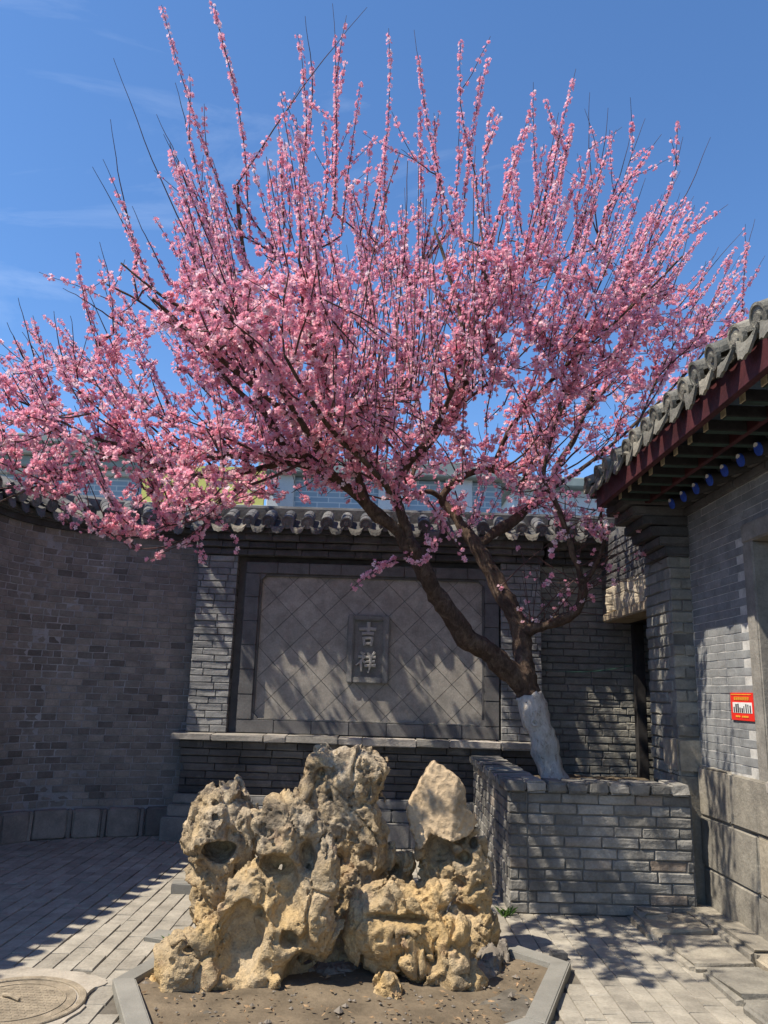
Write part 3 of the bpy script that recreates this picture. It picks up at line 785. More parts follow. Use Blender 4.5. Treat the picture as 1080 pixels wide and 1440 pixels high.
for i in range(13):
    y0 = PLY + .30 + i * .162
    stone(pl, 'coping_brick', (PLX - .04 + rng.normal(0, .004), y0 + .003, .868), (PLX + .29, y0 + .159, .945 + rng.normal(0, .004)), M_PLANT, .012, .004)
soil_sheet([(PLX + .2, PLY + .2), (2.9, PLY + .2), (2.9, 8.9), (PLX + .2, 8.9)], .76, 'planter_soil', .03, .08)

# ================================================================= RIGHT BUILDING
RX = 2.61
rb = empty('right_building', (3.2, 5.0, 0), 'grey brick side building with maroon eave, blue rafter ends and tiled roof', 'building')
WY0, WY1, WZ0, WZ1 = 4.1, 5.40, 1.09, 2.70        # window opening
win = lambda s, z: (WY0 - .17 < 6.56 - s < WY1 + .16) and (WZ0 - .1 < z < WZ1 + .15)
lay(rb, 'right_brick', line(RX, 6.56, LEFTF), 0, 3.4, 1.09, 3.13, .29, .062, .1, M_RIGHT, .0045, .0012, .002, .001, skip=win, tilt=.001)
MB().box((RX + .003, WY1 + .15, 0), (3.0, 6.6, 3.5)).build('core', M_RMORT, rb)
MB().box((RX + .003, -3, 0), (3.0, WY0 - .15, 3.5)).build('core', M_RMORT, rb)
MB().box((RX + .003, WY0 - .149, 0), (3.0, WY1 + .149, WZ0 - .06)).build('core', M_RMORT, rb)
MB().box((RX + .003, WY0 - .149, WZ1 + .06), (3.0, WY1 + .149, 3.5)).build('core', M_RMORT, rb)
MB().box((RX - .001, -3, 1.09), (RX + .06, 3.15, 3.13)).build('far_wall_face', M_RIGHT, rb)
# base stones
zrow = [0.0, .34, .72, 1.085]
for r in range(3):
    y = 6.55
    while y > 2.0:
        w = rng.uniform(.45, .95); off = rng.normal(.012, .008)
        stone(rb, 'base_stone', (RX - .035 - off, y - w + .004, zrow[r] + .003), (RX + .2, y - .002, zrow[r + 1] - .003), M_STONE, .016, .005); y -= w
# window frame and window
for a, b in (((RX - .02, WY1, WZ0 - .09), (RX + .12, WY1 + .15, WZ1)), ((RX - .02, WY0 - .15, WZ0 - .09), (RX + .12, WY0, WZ1)), ((RX - .022, WY0 - .16, WZ1 + .001), (RX + .12, WY1 + .15, WZ1 + .14))):
    stone(rb, 'window_frame', a, b, M_LEDGE, .01, .001)
stone(rb, 'window_sill', (RX - .05, WY0 - .0, WZ0 - .085), (RX + .12, WY1 - .002, WZ0), M_LEDGE, .01, .001)
wn = MB().box((RX + .13, WY0 - .05, WZ0 - .02), (RX + .14, WY1 + .05, WZ1 + .02)).build('window', M_GLASS, rb)
for y in np.arange(WY0 + .02, WY1, .13): MB().box((RX + .085, y, WZ0), (RX + .11, y + .03, WZ1)).build('lattice_bar', M_WOODDARK, wn).location = -base_of(wn)
for z in np.arange(WZ0 + .04, WZ1, .4): MB().box((RX + .08, WY0, z), (RX + .084, WY1, z + .03)).build('lattice_bar', M_WOODDARK, wn).location = -base_of(wn)
# cornice mouldings under the eave
for i, (z0, z1, o) in enumerate(((3.135, 3.20, .03), (3.203, 3.27, .07), (3.273, 3.36, .12))):
    y = 6.6
    while y > 2.2:
        stone(rb, 'cornice_brick', (RX - o, y - .5 + .002, z0), (RX + .3, y - .002, z1), M_FRAME, .01, .001); y -= .5
# end pier with corbels carrying the eave
PX = 2.435; PY0, PY1 = 6.57, 7.2
lay(rb, 'pier_brick', line(PX, PY0, FRONT), 0, .19, 1.3, 2.78, .19, .095, .12, M_BACK, .008, .004, .007, .006, name='pier_brick')
lay(rb, 'pier_side_brick', line(PX, PY1, LEFTF), 0, .625, .9, 2.78, .3, .095, .12, M_BACK, .008, .004, .007, .005, name='pier_brick', mix=.2)
MB().box((PX + .012, PY0 + .012, 0), (3.3, PY1, 3.45)).build('pier_core', M_PLMORT, rb)
stone(rb, 'pier_stone', (PX - .012, PY0 - .012, 1.02), (RX + .1, PY1 - .3, 1.295), M_STONE, .02, .005)
stone(rb, 'pier_stone', (PX - .005, PY0 - .005, .0), (RX + .1, PY1 - .3, 1.015), M_STONE, .025, .006)
for i in range(7):
    ext = [.03, .08, .14, .21, .29, .37, .45][i]; z = 2.785 + i * .088
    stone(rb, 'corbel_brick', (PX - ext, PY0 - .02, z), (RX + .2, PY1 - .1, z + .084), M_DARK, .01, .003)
stone(rb, 'corbel_block', (PX - .52, PY0 - .03, 3.403), (RX + .2, PY1 - .08, 3.47), M_DARK, .01, .003)
# roof: eave boards, rafters, tiles
EX, EZ = 1.89, 3.475; EY1 = 6.92; EY0 = -2.0
RP = math.radians(24)
def rslope(x, dz): return EZ + dz + (x - EX) * math.tan(RP)
MB().add([(EX + .03, EY0, EZ - .05), (EX + .075, EY0, EZ - .05), (EX + .075, EY0, EZ - .225), (EX + .03, EY0, EZ - .225), (EX + .03, EY1 - .05, EZ - .05), (EX + .075, EY1 - .05, EZ - .05), (EX + .075, EY1 - .05, EZ - .225), (EX + .03, EY1 - .05, EZ - .225)],
         [(0, 1, 2, 3), (7, 6, 5, 4), (0, 4, 5, 1), (1, 5, 6, 2), (2, 6, 7, 3), (3, 7, 4, 0)]).build('fascia_board', M_MAROON, rb, bevel=.006, jit=.001)
V = [(EX + .03, y, EZ - .055 + z) for y in (EY0, EY1) for z in (0, .04)] + [(5.6, y, rslope(5.6, -.055) + z) for y in (EY0, EY1) for z in (0, .04)]
MB().add(V, [(0, 1, 3, 2), (4, 6, 7, 5), (0, 4, 5, 1), (2, 3, 7, 6), (1, 5, 7, 3), (0, 2, 6, 4)]).build('roof_deck', M_WOODDARK, rb)
V = [(5.601, y, rslope(5.6, -.015) - .9 + z) for y in (EY0, EY1) for z in (0, .9)] + [(9.3, y, EZ - .5 + z) for y in (EY0, EY1) for z in (0, .45)]
MB().add(V, [(0, 1, 3, 2), (4, 6, 7, 5), (0, 4, 5, 1), (2, 3, 7, 6), (1, 5, 7, 3), (0, 2, 6, 4)]).build('rear_roof', M_TILE, rb)
MB().box((3.305, EY0, 0), (9.0, EY1 - .2, 3.3)).build('house_body', M_RIGHT, rb)
for k in range(24):
    y = 6.45 - k * .255
    o = MB(); w = .033
    o.box((EX + .12, y - w, EZ - .235), (EX + .75, y + w, EZ - .165)).build('flying_rafter', M_WOODDARK, rb, bevel=.004)
    MB().box((EX + .112, y - w * .95, EZ - .232), (EX + .1195, y + w * .95, EZ - .168)).build('rafter_end', M_PALEWOOD, rb)
    MB().box((EX + .124, y - w + .004, EZ - .2385), (EX + .75, y + w - .004, EZ - .2355)).build('rafter_underside', M_GREENWOOD, rb)
    y2 = y - .1
    c0 = np.array([EX + .52, y2, EZ - .285]); ax = np.array([math.cos(math.radians(14)), 0, math.sin(math.radians(14))])
    rr = MB().tube([c0, c0 + ax * .9], [.047, .047], 14).build('round_rafter', M_WOODDARK, rb, True)
    MB().tube([c0 - ax * .012, c0 - ax * .001], [.046, .0465], 14).build('rafter_disc', M_BLUE, rr).location = -base_of(rr)
    mb = MB()
    for t in range(5):
        a0, a1 = math.radians(30 + t * 24), math.radians(30 + (t + 1) * 24)
        q = [(r * math.cos(a), r * math.sin(a) + .008) for r, a in ((.012, a0), (.037, a0), (.037, a1), (.012, a1))]
        mb.add([tuple(c0 - ax * .017 + np.array([-math.sin(math.radians(14)) * v, u, math.cos(math.radians(14)) * v])) for u, v in q], [(0, 1, 2, 3)])
    mb.build('white_crescent', M_WHITE, rr).location = -base_of(rr)
MB().box((EX + .36, EY0, EZ - .24), (EX + .40, EY1 - .3, EZ - .155)).build('inner_board', M_MAROON, rb, bevel=.004)
RTS = .25
R_BAR = barrel_mesh('cover_tile', .078, .24, M_TILE2, .02); R_DISC = disc_mesh('tile_disc', .08, M_TILE2)
R_PAN = pan_mesh('pan_tile', RTS * .98, .5, M_TILE2, .045, .018); R_DRIP = drip_mesh('drip_tile', RTS * .84, .13, M_TILE2, .045)
for k in range(24):
    y = 6.80 - k * RTS; j = rng.normal(0, .03, 6)
    link('pan_tile', R_PAN, rb, (EX - .01, y, EZ + .015), (RP, 0, LEFTF))
    link('drip_tile', R_DRIP, rb, (EX - .01 + j[0] * .3, y, EZ + .012), (j[1] * 2, j[2], LEFTF + j[3]))
    for q in range(3):
        o = link('cover_tile', R_BAR, rb, (EX - .005 + q * .2 * math.cos(RP) + j[4] * .4, y - RTS / 2, EZ + .045 + q * .2 * math.sin(RP)), (RP + j[5] * .5, j[2], LEFTF + j[4]))
        if q == 0: d = bpy.data.objects.new('tile_disc', R_DISC); COL.objects.link(d); d.parent = o; d.rotation_euler = (-.2 + j[1], 0, 0)
V = [(EX + .5, y, rslope(EX + .5, .0) + z) for y in (EY0, EY1 + .02) for z in (0, .1)] + [(5.6, y, rslope(5.6, .0) + z) for y in (EY0, EY1 + .02) for z in (0, .1)]
MB().add(V, [(0, 1, 3, 2), (4, 6, 7, 5), (0, 4, 5, 1), (2, 3, 7, 6), (1, 5, 7, 3), (0, 2, 6, 4)]).build('roof_slope', M_TILE, rb)
P = [(EX + .08, EZ - .2), (3.3, EZ - .2), (3.3, rslope(3.3, -.058)), (EX + .08, rslope(EX + .08, -.058))]
MB().add([(x, y, z) for y in (6.62, 6.84) for x, z in P], [(0, 1, 2, 3), (7, 6, 5, 4), (0, 4, 5, 1), (1, 5, 6, 2), (2, 6, 7, 3), (3, 7, 4, 0)]).build('gable_infill', M_WOODDARK, rb)
for q in range(4):          # verge tiles at the gable end
    link('cover_tile', R_BAR, rb, (EX - .02 + q * .2 * math.cos(RP), EY1 + .03, EZ + .02 + q * .2 * math.sin(RP)), (RP, 0, LEFTF))
link('tile_disc', R_DISC, rb, (EX - .03, EY1 + .03, EZ + .01), (-.1, 0, LEFTF))

# doorway between the pier and the back wall
dw = empty('doorway', (2.7, 8.0, 0), 'dark doorway with weathered lintel between pier and back wall', 'doorway')
LX = 2.50
stone(dw, 'lintel', (LX, 7.21, 2.41), (LX + .3, 8.86, 2.50), M_LINTEL, .012, .003)
def rough_box(a, b, mat, name, parent, amp=.02, n=9):
    bm = bmesh.new(); bmesh.ops.create_cube(bm, size=1); bmesh.ops.subdivide_edges(bm, edges=bm.edges[:], cuts=n, use_grid_fill=True)
    a, b = np.array(a), np.array(b); co = np.array([v.co[:] for v in bm.verts]) + .5; P = a + co * (b - a)
    D = np.stack([gnoise(P * 9 + 3), gnoise(P * 9 + 17), gnoise(P * 9 + 31)], 1) * amp + np.stack([gnoise(P * 24 + 3), gnoise(P * 24 + 7), gnoise(P * 24 + 1)], 1) * amp * .5
    P = P + D
    base = base_of(parent)
    for v, p in zip(bm.verts, P): v.co = Vector(p) - base
    me = bpy.data.meshes.new(name); bm.to_mesh(me); bm.free(); me.materials.append(mat)
    o = bpy.data.objects.new(name, me); COL.objects.link(o); o.parent = parent; return o
rough_box((LX + .03, 7.21, 2.50), (LX + .3, 8.8, 2.78), M_PLASTER, 'plaster_patch', dw, .03)
lay(dw, 'door_brick', line(LX + .05, 9.0, LEFTF), 0, 1.79, 2.785, 3.35, .29, .08, .1, M_DARK, .008, .006, .01, .005, name='brick')
MB().box((LX + .062, 7.21, 2.51), (LX + .3, 9.05, 3.4)).build('core', M_PLMORT, dw)
stone(dw, 'door_post', (2.86, 8.86, 0), (2.96, 9.0, 2.41), M_WOODDARK, .008, .001)
MB().box((3.2, 7.2, 0), (3.25, 9.1, 2.6)).build('door_leaf', M_WOODDARK, dw)
MB().box((LX + .3, 7.2, 2.42), (3.5, 9.1, 2.5)).build('ceiling_board', M_WOODDARK, dw)
stone(dw, 'threshold', (LX, 7.2, .0), (3.2, 8.9, .1), M_STONE, .02, .004)
stone(dw, 'jamb', (LX + .02, 8.87, 0), (LX + .27, 9.13, 2.409), M_BACK, .015, .006) if False else None

# red notice
nt_ = empty('red_notice', (RX - .01, 5.73, 1.46), 'small red notice with yellow lettering and white picture strip on brick wall', 'notice')
NX = RX - .012; n0, n1, m0, m1 = 5.92, 5.56, 1.462, 1.655
def nbox(u0, u1, v0, v1, d, mat, name):
    y0 = n0 + (n1 - n0) * u0; y1 = n0 + (n1 - n0) * u1; z0 = m0 + (m1 - m0) * v0; z1 = m0 + (m1 - m0) * v1
    return MB().box((NX - d, min(y0, y1), z0), (NX - d + .003, max(y0, y1), z1))
MB().box((NX, n1, m0), (NX + .012, n0, m1)).build('board', M_RED, nt_)
nbox(.10, .93, .27, .65, .002, M_WHITE, '').build('picture_strip', M_WHITE, nt_)
ink = MB()
for k in range(9):
    u = .14 + k * .088; h = rng.uniform(.1, .3); ink.V, ink.F = ink.V, ink.F
    b = nbox(u, u + rng.uniform(.03, .06), .29, .32 + h, .004, None, ''); ink.add(b.V, b.F)
ink.build('picture_print', M_INK, nt_)
txt = MB()
for k in range(7):
    u = .18 + k * .095
    for (a, b, c, d) in ((0, .07, .82, .84), (.005, .02, .74, .85), (.045, .06, .74, .85), (0, .07, .77, .785), (0.01, .06, .73, .745)):
        q = nbox(u + a, u + b, c, d, .004, None, ''); txt.add(q.V, q.F)
for k in range(16):
    q = nbox(.06 + k * .055, .06 + k * .055 + .035, .92, .95, .004, None, ''); txt.add(q.V, q.F)
for k in range(8):
    if k == 3: continue
    q = nbox(.22 + k * .07, .22 + k * .07 + .045, .11, .17, .004, None, ''); txt.add(q.V, q.F)
txt.build('lettering', M_YEL, nt_)

# cable on the back wall
a, b = at_y(766, 943, 9.05), at_y(915, 929, 9.05); cp = [a + (b - a) * t + np.array([0, 0, -.06 * math.sin(math.pi * t)]) for t in np.linspace(0, 1, 12)]
tag(MB().tube(cp, .0035, 6).build('cable', M_CABLE), 'thin green cable strung across the back wall', 'cable')

# ================================================================= BUILDINGS BEYOND THE WALL
M_BLUEBRICK = NT('blue_grey_brick')
def _bb():
    t = M_BLUEBRICK; bt = t.n('ShaderNodeTexBrick'); mpn = t.n('ShaderNodeMapping'); mpn.inputs['Rotation'].default_value = (math.pi / 2, 0, 0)
    t.l(t.geo.outputs['Position'], mpn.inputs['Vector']); t.l(mpn.outputs['Vector'], bt.inputs['Vector'])
    bt.inputs['Scale'].default_value = 1.0; bt.inputs['Brick Width'].default_value = .5; bt.inputs['Row Height'].default_value = .12; bt.inputs['Mortar Size'].default_value = .012
    bt.inputs['Color1'].default_value = (.2, .28, .35, 1); bt.inputs['Color2'].default_value = (.25, .33, .4, 1); bt.inputs['Mortar'].default_value = (.45, .5, .53, 1)
    return t.bsdf(bt.outputs['Color'], 0.85)
M_BLUEBRICK = _bb()
M_CORN = mat_plain('pale_cornice', (0.4, 0.42, 0.4), .15, 2); M_BOARD = mat_plain('yellow_board', (0.52, 0.5, 0.14), .12, 1.5); M_PALE = mat_plain('pale_render', (0.5, 0.52, 0.53), .12, 1)
M_GREENROOF = mat_plain('grey_green_roof', (0.2, 0.24, 0.23), .2, 2)
BY = 17.0
bb = empty('neighbour_building', (-6, BY, 0), 'blue grey brick building with pale cornice behind the courtyard wall', 'building')
def zb(y, x=60, Y=BY): return float(at_y(x, y, Y)[2])
xl = float(at_y(195, 680, BY)[0])
MB().box((-16, BY, 0), (xl, BY + 6, zb(665))).build('wall', M_BLUEBRICK, bb)
for i, (ya, yb, o) in enumerate(((668, 660, .15), (660, 645, .3), (645, 634, .5), (634, 622, .7))):
    MB().box((-16, BY - o, zb(ya)), (xl + .1, BY + 6, zb(yb) - .003)).build('cornice', M_CORN if i % 2 == 0 else M_GREENROOF, bb, bevel=.03)
for x in np.arange(-15, xl - 1, 2.6):
    w = MB().box((x, BY - .03, 2.2), (x + 1.3, BY + .05, 4.2)).build('window', M_GLASS, bb)
    MB().box((x - .08, BY - .06, 2.1), (x + 1.38, BY - .031, 2.2)).build('sill', M_CORN, w).location = -base_of(w)
sb = empty('sign_board', (-4, BY - 1, 0), 'yellow green board behind the wall top, below the blossom', 'sign board')
x0, x1 = float(at_y(200, 680, BY - 1)[0]), float(at_y(372, 680, BY - 1)[0])
MB().box((x0, BY - 1, zb(708, 280, BY - 1)), (x1, BY - .9, zb(655, 280, BY - 1))).build('panel', M_BOARD, sb)
MB().box((x0 - .1, BY - 1.02, zb(725, 280, BY - 1)), (x1 + .1, BY - .88, zb(708, 280, BY - 1) - .003)).build('lower_rail', M_PALE, sb)
for x in (x0 + .1, (x0 + x1) / 2, x1 - .2): MB().box((x, BY - .879, 0), (x + .12, BY - .76, zb(660, 280, BY - 1))).build('post', M_CORN, sb)
fx = float(at_y(358, 680, BY - 1)[0]); fz = zb(690, 358, BY - 1)
MB().prism([(fx - .1, 0), (fx + .1, 0), (fx + .04, .18), (fx + .08, .2), (fx, .36), (fx - .08, .2), (fx - .04, .18)], 0, 1)
P = [(fx - .1, 0), (fx + .1, 0), (fx + .04, .16), (fx + .09, .18), (fx, .36), (fx - .09, .18), (fx - .04, .16)]
MB().add([(x, BY - 1.006, fz + z) for x, z in P], [tuple(range(len(P)))]).build('emblem', M_GREENROOF, sb)
b2 = empty('brick_shop', (1, BY, 0), 'blue brick shop front with pale pilasters beyond the screen wall', 'building')
xa, xb = float(at_y(376, 700, BY)[0]), float(at_y(705, 700, BY)[0])
MB().box((xa, BY, 0), (xb, BY + 5, zb(672, 450))).build('wall', M_BLUEBRICK, b2)
for px in (376, 532, 626): 
    x = float(at_y(px, 700, BY)[0]); MB().box((x, BY - .12, 0), (x + .6, BY - .002, zb(668, 450))).build('pilaster', M_PALE, b2, bevel=.02)
MB().box((xa - .2, BY - .35, zb(671, 450)), (xb + .2, BY + 5, zb(650, 450))).build('cornice', M_GREENROOF, b2, bevel=.03)
b3 = empty('pale_house', (7, BY + 4, 0), 'pale rendered house far beyond the doorway wall', 'building')
xa, xb = float(at_y(722, 700, BY + 4)[0]), float(at_y(930, 700, BY + 4)[0])
MB().box((xa, BY + 4, 0), (xb + 3, BY + 9, zb(690, 800, BY + 4))).build('wall', M_PALE, b3)
MB().box((xa - .3, BY + 3.6, zb(690, 800, BY + 4) + .003), (xb + 3.3, BY + 9.4, zb(676, 800, BY + 4))).build('roof', M_GREENROOF, b3, bevel=.04)

# ================================================================= ROCKERY
def surface_nets(S, org, h):
    ins = S < 0
    nx, ny, nz = S.shape
    c = np.zeros((nx - 1, ny - 1, nz - 1), np.int8)
    corners = [(a, b, d) for a in (0, 1) for b in (0, 1) for d in (0, 1)]
    for a, b, d in corners: c += ins[a:nx - 1 + a, b:ny - 1 + b, d:nz - 1 + d]
    act = (c > 0) & (c < 8); I = np.argwhere(act); idx = -np.ones(act.shape, np.int64); idx[act] = np.arange(len(I))
    val = {k: S[I[:, 0] + k[0], I[:, 1] + k[1], I[:, 2] + k[2]] for k in corners}
    acc = np.zeros((len(I), 3)); cnt = np.zeros(len(I))
    for a in corners:
        for ax in range(3):
            if a[ax]: continue
            b = list(a); b[ax] = 1; b = tuple(b); v0, v1 = val[a], val[b]; m = (v0 < 0) != (v1 < 0)
            t = np.where(m, v0 / np.where(m, v0 - v1, 1), 0)
            p = np.tile(np.array(a, float), (len(I), 1)); p[:, ax] = t
            acc += p * m[:, None]; cnt += m
    V = org + h * (I + acc / cnt[:, None]); Fq = []
    for ax in range(3):
        u, w = (ax + 1) % 3, (ax + 2) % 3
        sl0 = [slice(1, -1)] * 3; sl0[ax] = slice(0, -1); sl1 = list(sl0); sl1[ax] = slice(1, None)
        a, b = ins[tuple(sl0)], ins[tuple(sl1)]
        E = np.argwhere(a != b)
        if not len(E): continue
        fl = a[E[:, 0], E[:, 1], E[:, 2]]
        B = E.copy(); B[:, u] += 1; B[:, w] += 1
        def cell(du, dw):
            q = B.copy(); q[:, u] -= du; q[:, w] -= dw; return idx[q[:, 0], q[:, 1], q[:, 2]]
        Q = np.stack([cell(1, 1), cell(0, 1), cell(0, 0), cell(1, 0)], 1)
        Q[~fl] = Q[~fl][:, ::-1]; Fq.append(Q)
    Fq = np.concatenate(Fq); Fq = Fq[(Fq >= 0).all(1)]
    return V, Fq
def smin(a, b, k):
    h = np.clip(.5 + .5 * (b - a) / k, 0, 1); return b + (a - b) * h - k * h * (1 - h)
def rock_mesh(name, blobs, holes, Y, mat, seed, amp=.05, pit=.03, h=.0125, k=.035, facets=1.0, poly=None):
    """blobs: (px, py, rx_px, rz_px, ry_m, dy); sizes measured in the photograph at the rock's own distance Y"""
    E = []
    for b in blobs:
        px, py, rx, rz, ry = b[:5]; dy = b[5] if len(b) > 5 else 0
        c = at_y(px, py, Y + dy); s = (Y + dy) / F_PX * 1.02; E.append((c, np.array([rx * s, ry, rz * s])))
    Hh = []
    for b in holes:
        px, py, rx, rz, ry, dy = b; c = at_y(px, py, Y + dy); s = (Y + dy) / F_PX * 1.02; Hh.append((c, np.array([rx * s * 1.3, ry * 1.55, rz * s * 1.3])))
    lo = np.min([c - r for c, r in E], 0) - .09; hi = np.max([c + r for c, r in E], 0) + .09; lo[2] = max(lo[2], -.06)
    n = np.ceil((hi - lo) / h).astype(int) + 1
    ax = [lo[i] + h * np.arange(n[i]) for i in range(3)]
    X = np.stack(np.meshgrid(*ax, indexing='ij'), -1).reshape(-1, 3)
    d = None
    if poly:
        O = [at_y(px, py, Y) for px, py in poly[0]]; pts2 = np.array([(o[0], o[2]) for o in O]); ctr = np.mean(O, 0); q2 = X[:, [0, 2]]
        dist = np.full(len(X), 9.0); sgn = np.zeros(len(X), bool)
        for i in range(len(pts2)):
            a, b = pts2[i - 1], pts2[i]; e = b - a; w = q2 - a; tt = np.clip((w @ e) / (e @ e), 0, 1); dist = np.minimum(dist, np.linalg.norm(w - tt[:, None] * e, axis=1))
            cnd = ((a[1] > q2[:, 1]) != (b[1] > q2[:, 1])); den = b[1] - a[1] if abs(b[1] - a[1]) > 1e-9 else 1e-9; sgn ^= cnd & (q2[:, 0] < (b[0] - a[0]) * (q2[:, 1] - a[1]) / den + a[0])
        d = np.where(sgn, -dist, dist)
        for nv, of in poly[1]:
            nv = np.array(nv) / np.linalg.norm(nv); d = np.maximum(d, (X - ctr) @ nv - of)
    for c, r in ([] if poly else E):
        q = (X - c) / r; l = np.linalg.norm(q, axis=1) + 1e-6; l2 = np.linalg.norm(q / r, axis=1) + 1e-6
        e = l * (l - 1) / l2; d = e if d is None else smin(d, e, k)
    near = np.abs(d) < .04 + amp * 2.0
    P = X[near] + seed * 7.31; dn = d[near]
    wq = P + .05 * np.stack([gnoise(P * 6), gnoise(P * 6 + 11), gnoise(P * 6 + 23)], 1)
    dn = dn + amp * .7 * gnoise(P * 4.2) + amp * .5 * gnoise(P * 8.7 + 5) - amp * .5 * np.abs(gnoise(P * 15 + 9)) + amp * .3
    bv, be = cellblocks(wq * np.array([5.6, 5.6, 3.1])); dn = dn + amp * facets * (1.5 * bv * np.clip(be * 8, 0, 1) + 1.5 * np.clip(.11 - be, 0, 1) * 5)
    n2 = np.abs(dn) < .055; P = P[n2]; dm = dn[n2]
    bv2, be2 = cellblocks(wq[n2] * 13 + 3); dm = dm + amp * facets * .45 * bv2
    cell = cellnoise(P * 11 + 1.2 * gnoise(P * 3)[:, None])
    msk = np.clip(gnoise(P * 3.1 + 20) * 2.2 + .45, 0, 1)
    dm = dm + pit * msk * np.clip(.40 - cell, 0, .22) * 6.5
    cell2 = cellnoise(P * 25); dm = dm + pit * .5 * np.clip(gnoise(P * 4 + 3) * 2 + .8, 0, 1) * np.clip(.38 - cell2, 0, .2) * 7.5
    dm = dm + .007 * gnoise(P * 30) - .008 * np.abs(gnoise(P * 21 + 7)) + .004 * gnoise(P * 60) + .003
    dn[n2] = dm; d[near] = dn
    for c, r in Hh:
        q = (X - c) / r; l = np.linalg.norm(q, axis=1) + 1e-6; l2 = np.linalg.norm(q / r, axis=1) + 1e-6
        e = l * (l - 1) / l2 ; nh = np.abs(e) < .1; e[nh] = e[nh] + .02 * gnoise(X[nh] * 11 + 3) + .008 * gnoise(X[nh] * 30)
        d = -smin(-d, e, .035)
    S = d.reshape(n)
    S[0] = S[-1] = 1; S[:, 0] = S[:, -1] = 1; S[:, :, 0] = S[:, :, -1] = 1
    V, Fq = surface_nets(S, lo, h); lab = np.arange(len(V))
    for _ in range(400):
        old = lab.copy(); np.minimum.at(lab, Fq.ravel(), np.repeat(lab[Fq].min(1), 4)); lab = lab[lab]
        if (lab == old).all(): break
    root = np.bincount(lab).argmax(); keep = lab == root; new = np.cumsum(keep) - 1
    return V[keep], new[Fq[keep[Fq[:, 0]]]]
def mat_rock():
    t = NT('weathered_limestone'); pos = t.geo.outputs['Position']
    a = t.noise(2.6, 6, .62, dist=.7)
    c = t.ramp(a, [(.28, (.23, .19, .14)), (.42, (.38, .31, .21)), (.55, (.48, .385, .245)), (.7, (.56, .465, .33))])
    oc = t.noise(3.4, 5, .6, dist=.5); sp = t.n('ShaderNodeSeparateXYZ'); t.l(pos, sp.inputs[0])
    zf = t.ramp(sp.outputs['Z'], [(0.25, 1.0), (.8, .12)])
    c = t.mix(t.math('MULTIPLY', t.ramp(oc, [(.40, 0.0), (.6, .9)]), zf), c, (.54, .39, .185))
    gy = t.noise(2.1, 6, .68, dist=.5)
    c = t.mix(t.math('MULTIPLY', t.ramp(gy, [(.44, 0.0), (.62, .85)]), t.ramp(sp.outputs['Z'], [(.3, .35), (.75, 1.0)])), c, (.40, .365, .305))
    dk = t.noise(5.5, 6, .72, dist=.6); zt = t.ramp(sp.outputs['Z'], [(.35, .25), (.8, 1.0)])
    c = t.mix(t.math('MULTIPLY', t.ramp(dk, [(.46, 0.0), (.6, .85)]), zt), c, (.125, .108, .09))
    pk = t.noise(4.3, 5, .6); c = t.mix(t.ramp(pk, [(.6, 0.0), (.72, .45)]), c, (.42, .27, .2))
    sp2 = t.noise(26, 6, .7); c = t.mix(.75, c, t.ramp(sp2, [(.3, .62), (.5, 1.0), (.72, 1.3)]), 'MULTIPLY')
    f = t.noise(95, 5, .65); c = t.mix(.6, c, t.ramp(f, [(.3, .7), (.7, 1.25)]), 'MULTIPLY')
    v = t.vor(46); pits = t.ramp(v, [(.12, 0.0), (.34, 1.0)]); c = t.mix(t.ramp(t.noise(6, 3), [(.45, 0.0), (.6, .5)]), c, t.mix(1.0, c, t.ramp(v, [(.1, .45), (.3, 1.0)]), 'MULTIPLY'))
    c = t.mix(1.0, c, (1.02, .96, .87), 'MULTIPLY')
    nm = t.bump(sp2, .9, .02); nm = t.bump(pits, .45, .008, nm); nm = t.bump(f, .7, .006, nm)
    return t.bsdf(c, .92, nm, 0, .2)
M_ROCK = mat_rock()
M_SLAB = mat_plain('pale_slab_stone', (.42, .32, .205), .35, 5, 1.0, .92, 45)
rk = empty('rockery', (-0.2, 5.0, 0), 'tall pitted tan limestone rockery in the kerbed soil bed', 'rockery')
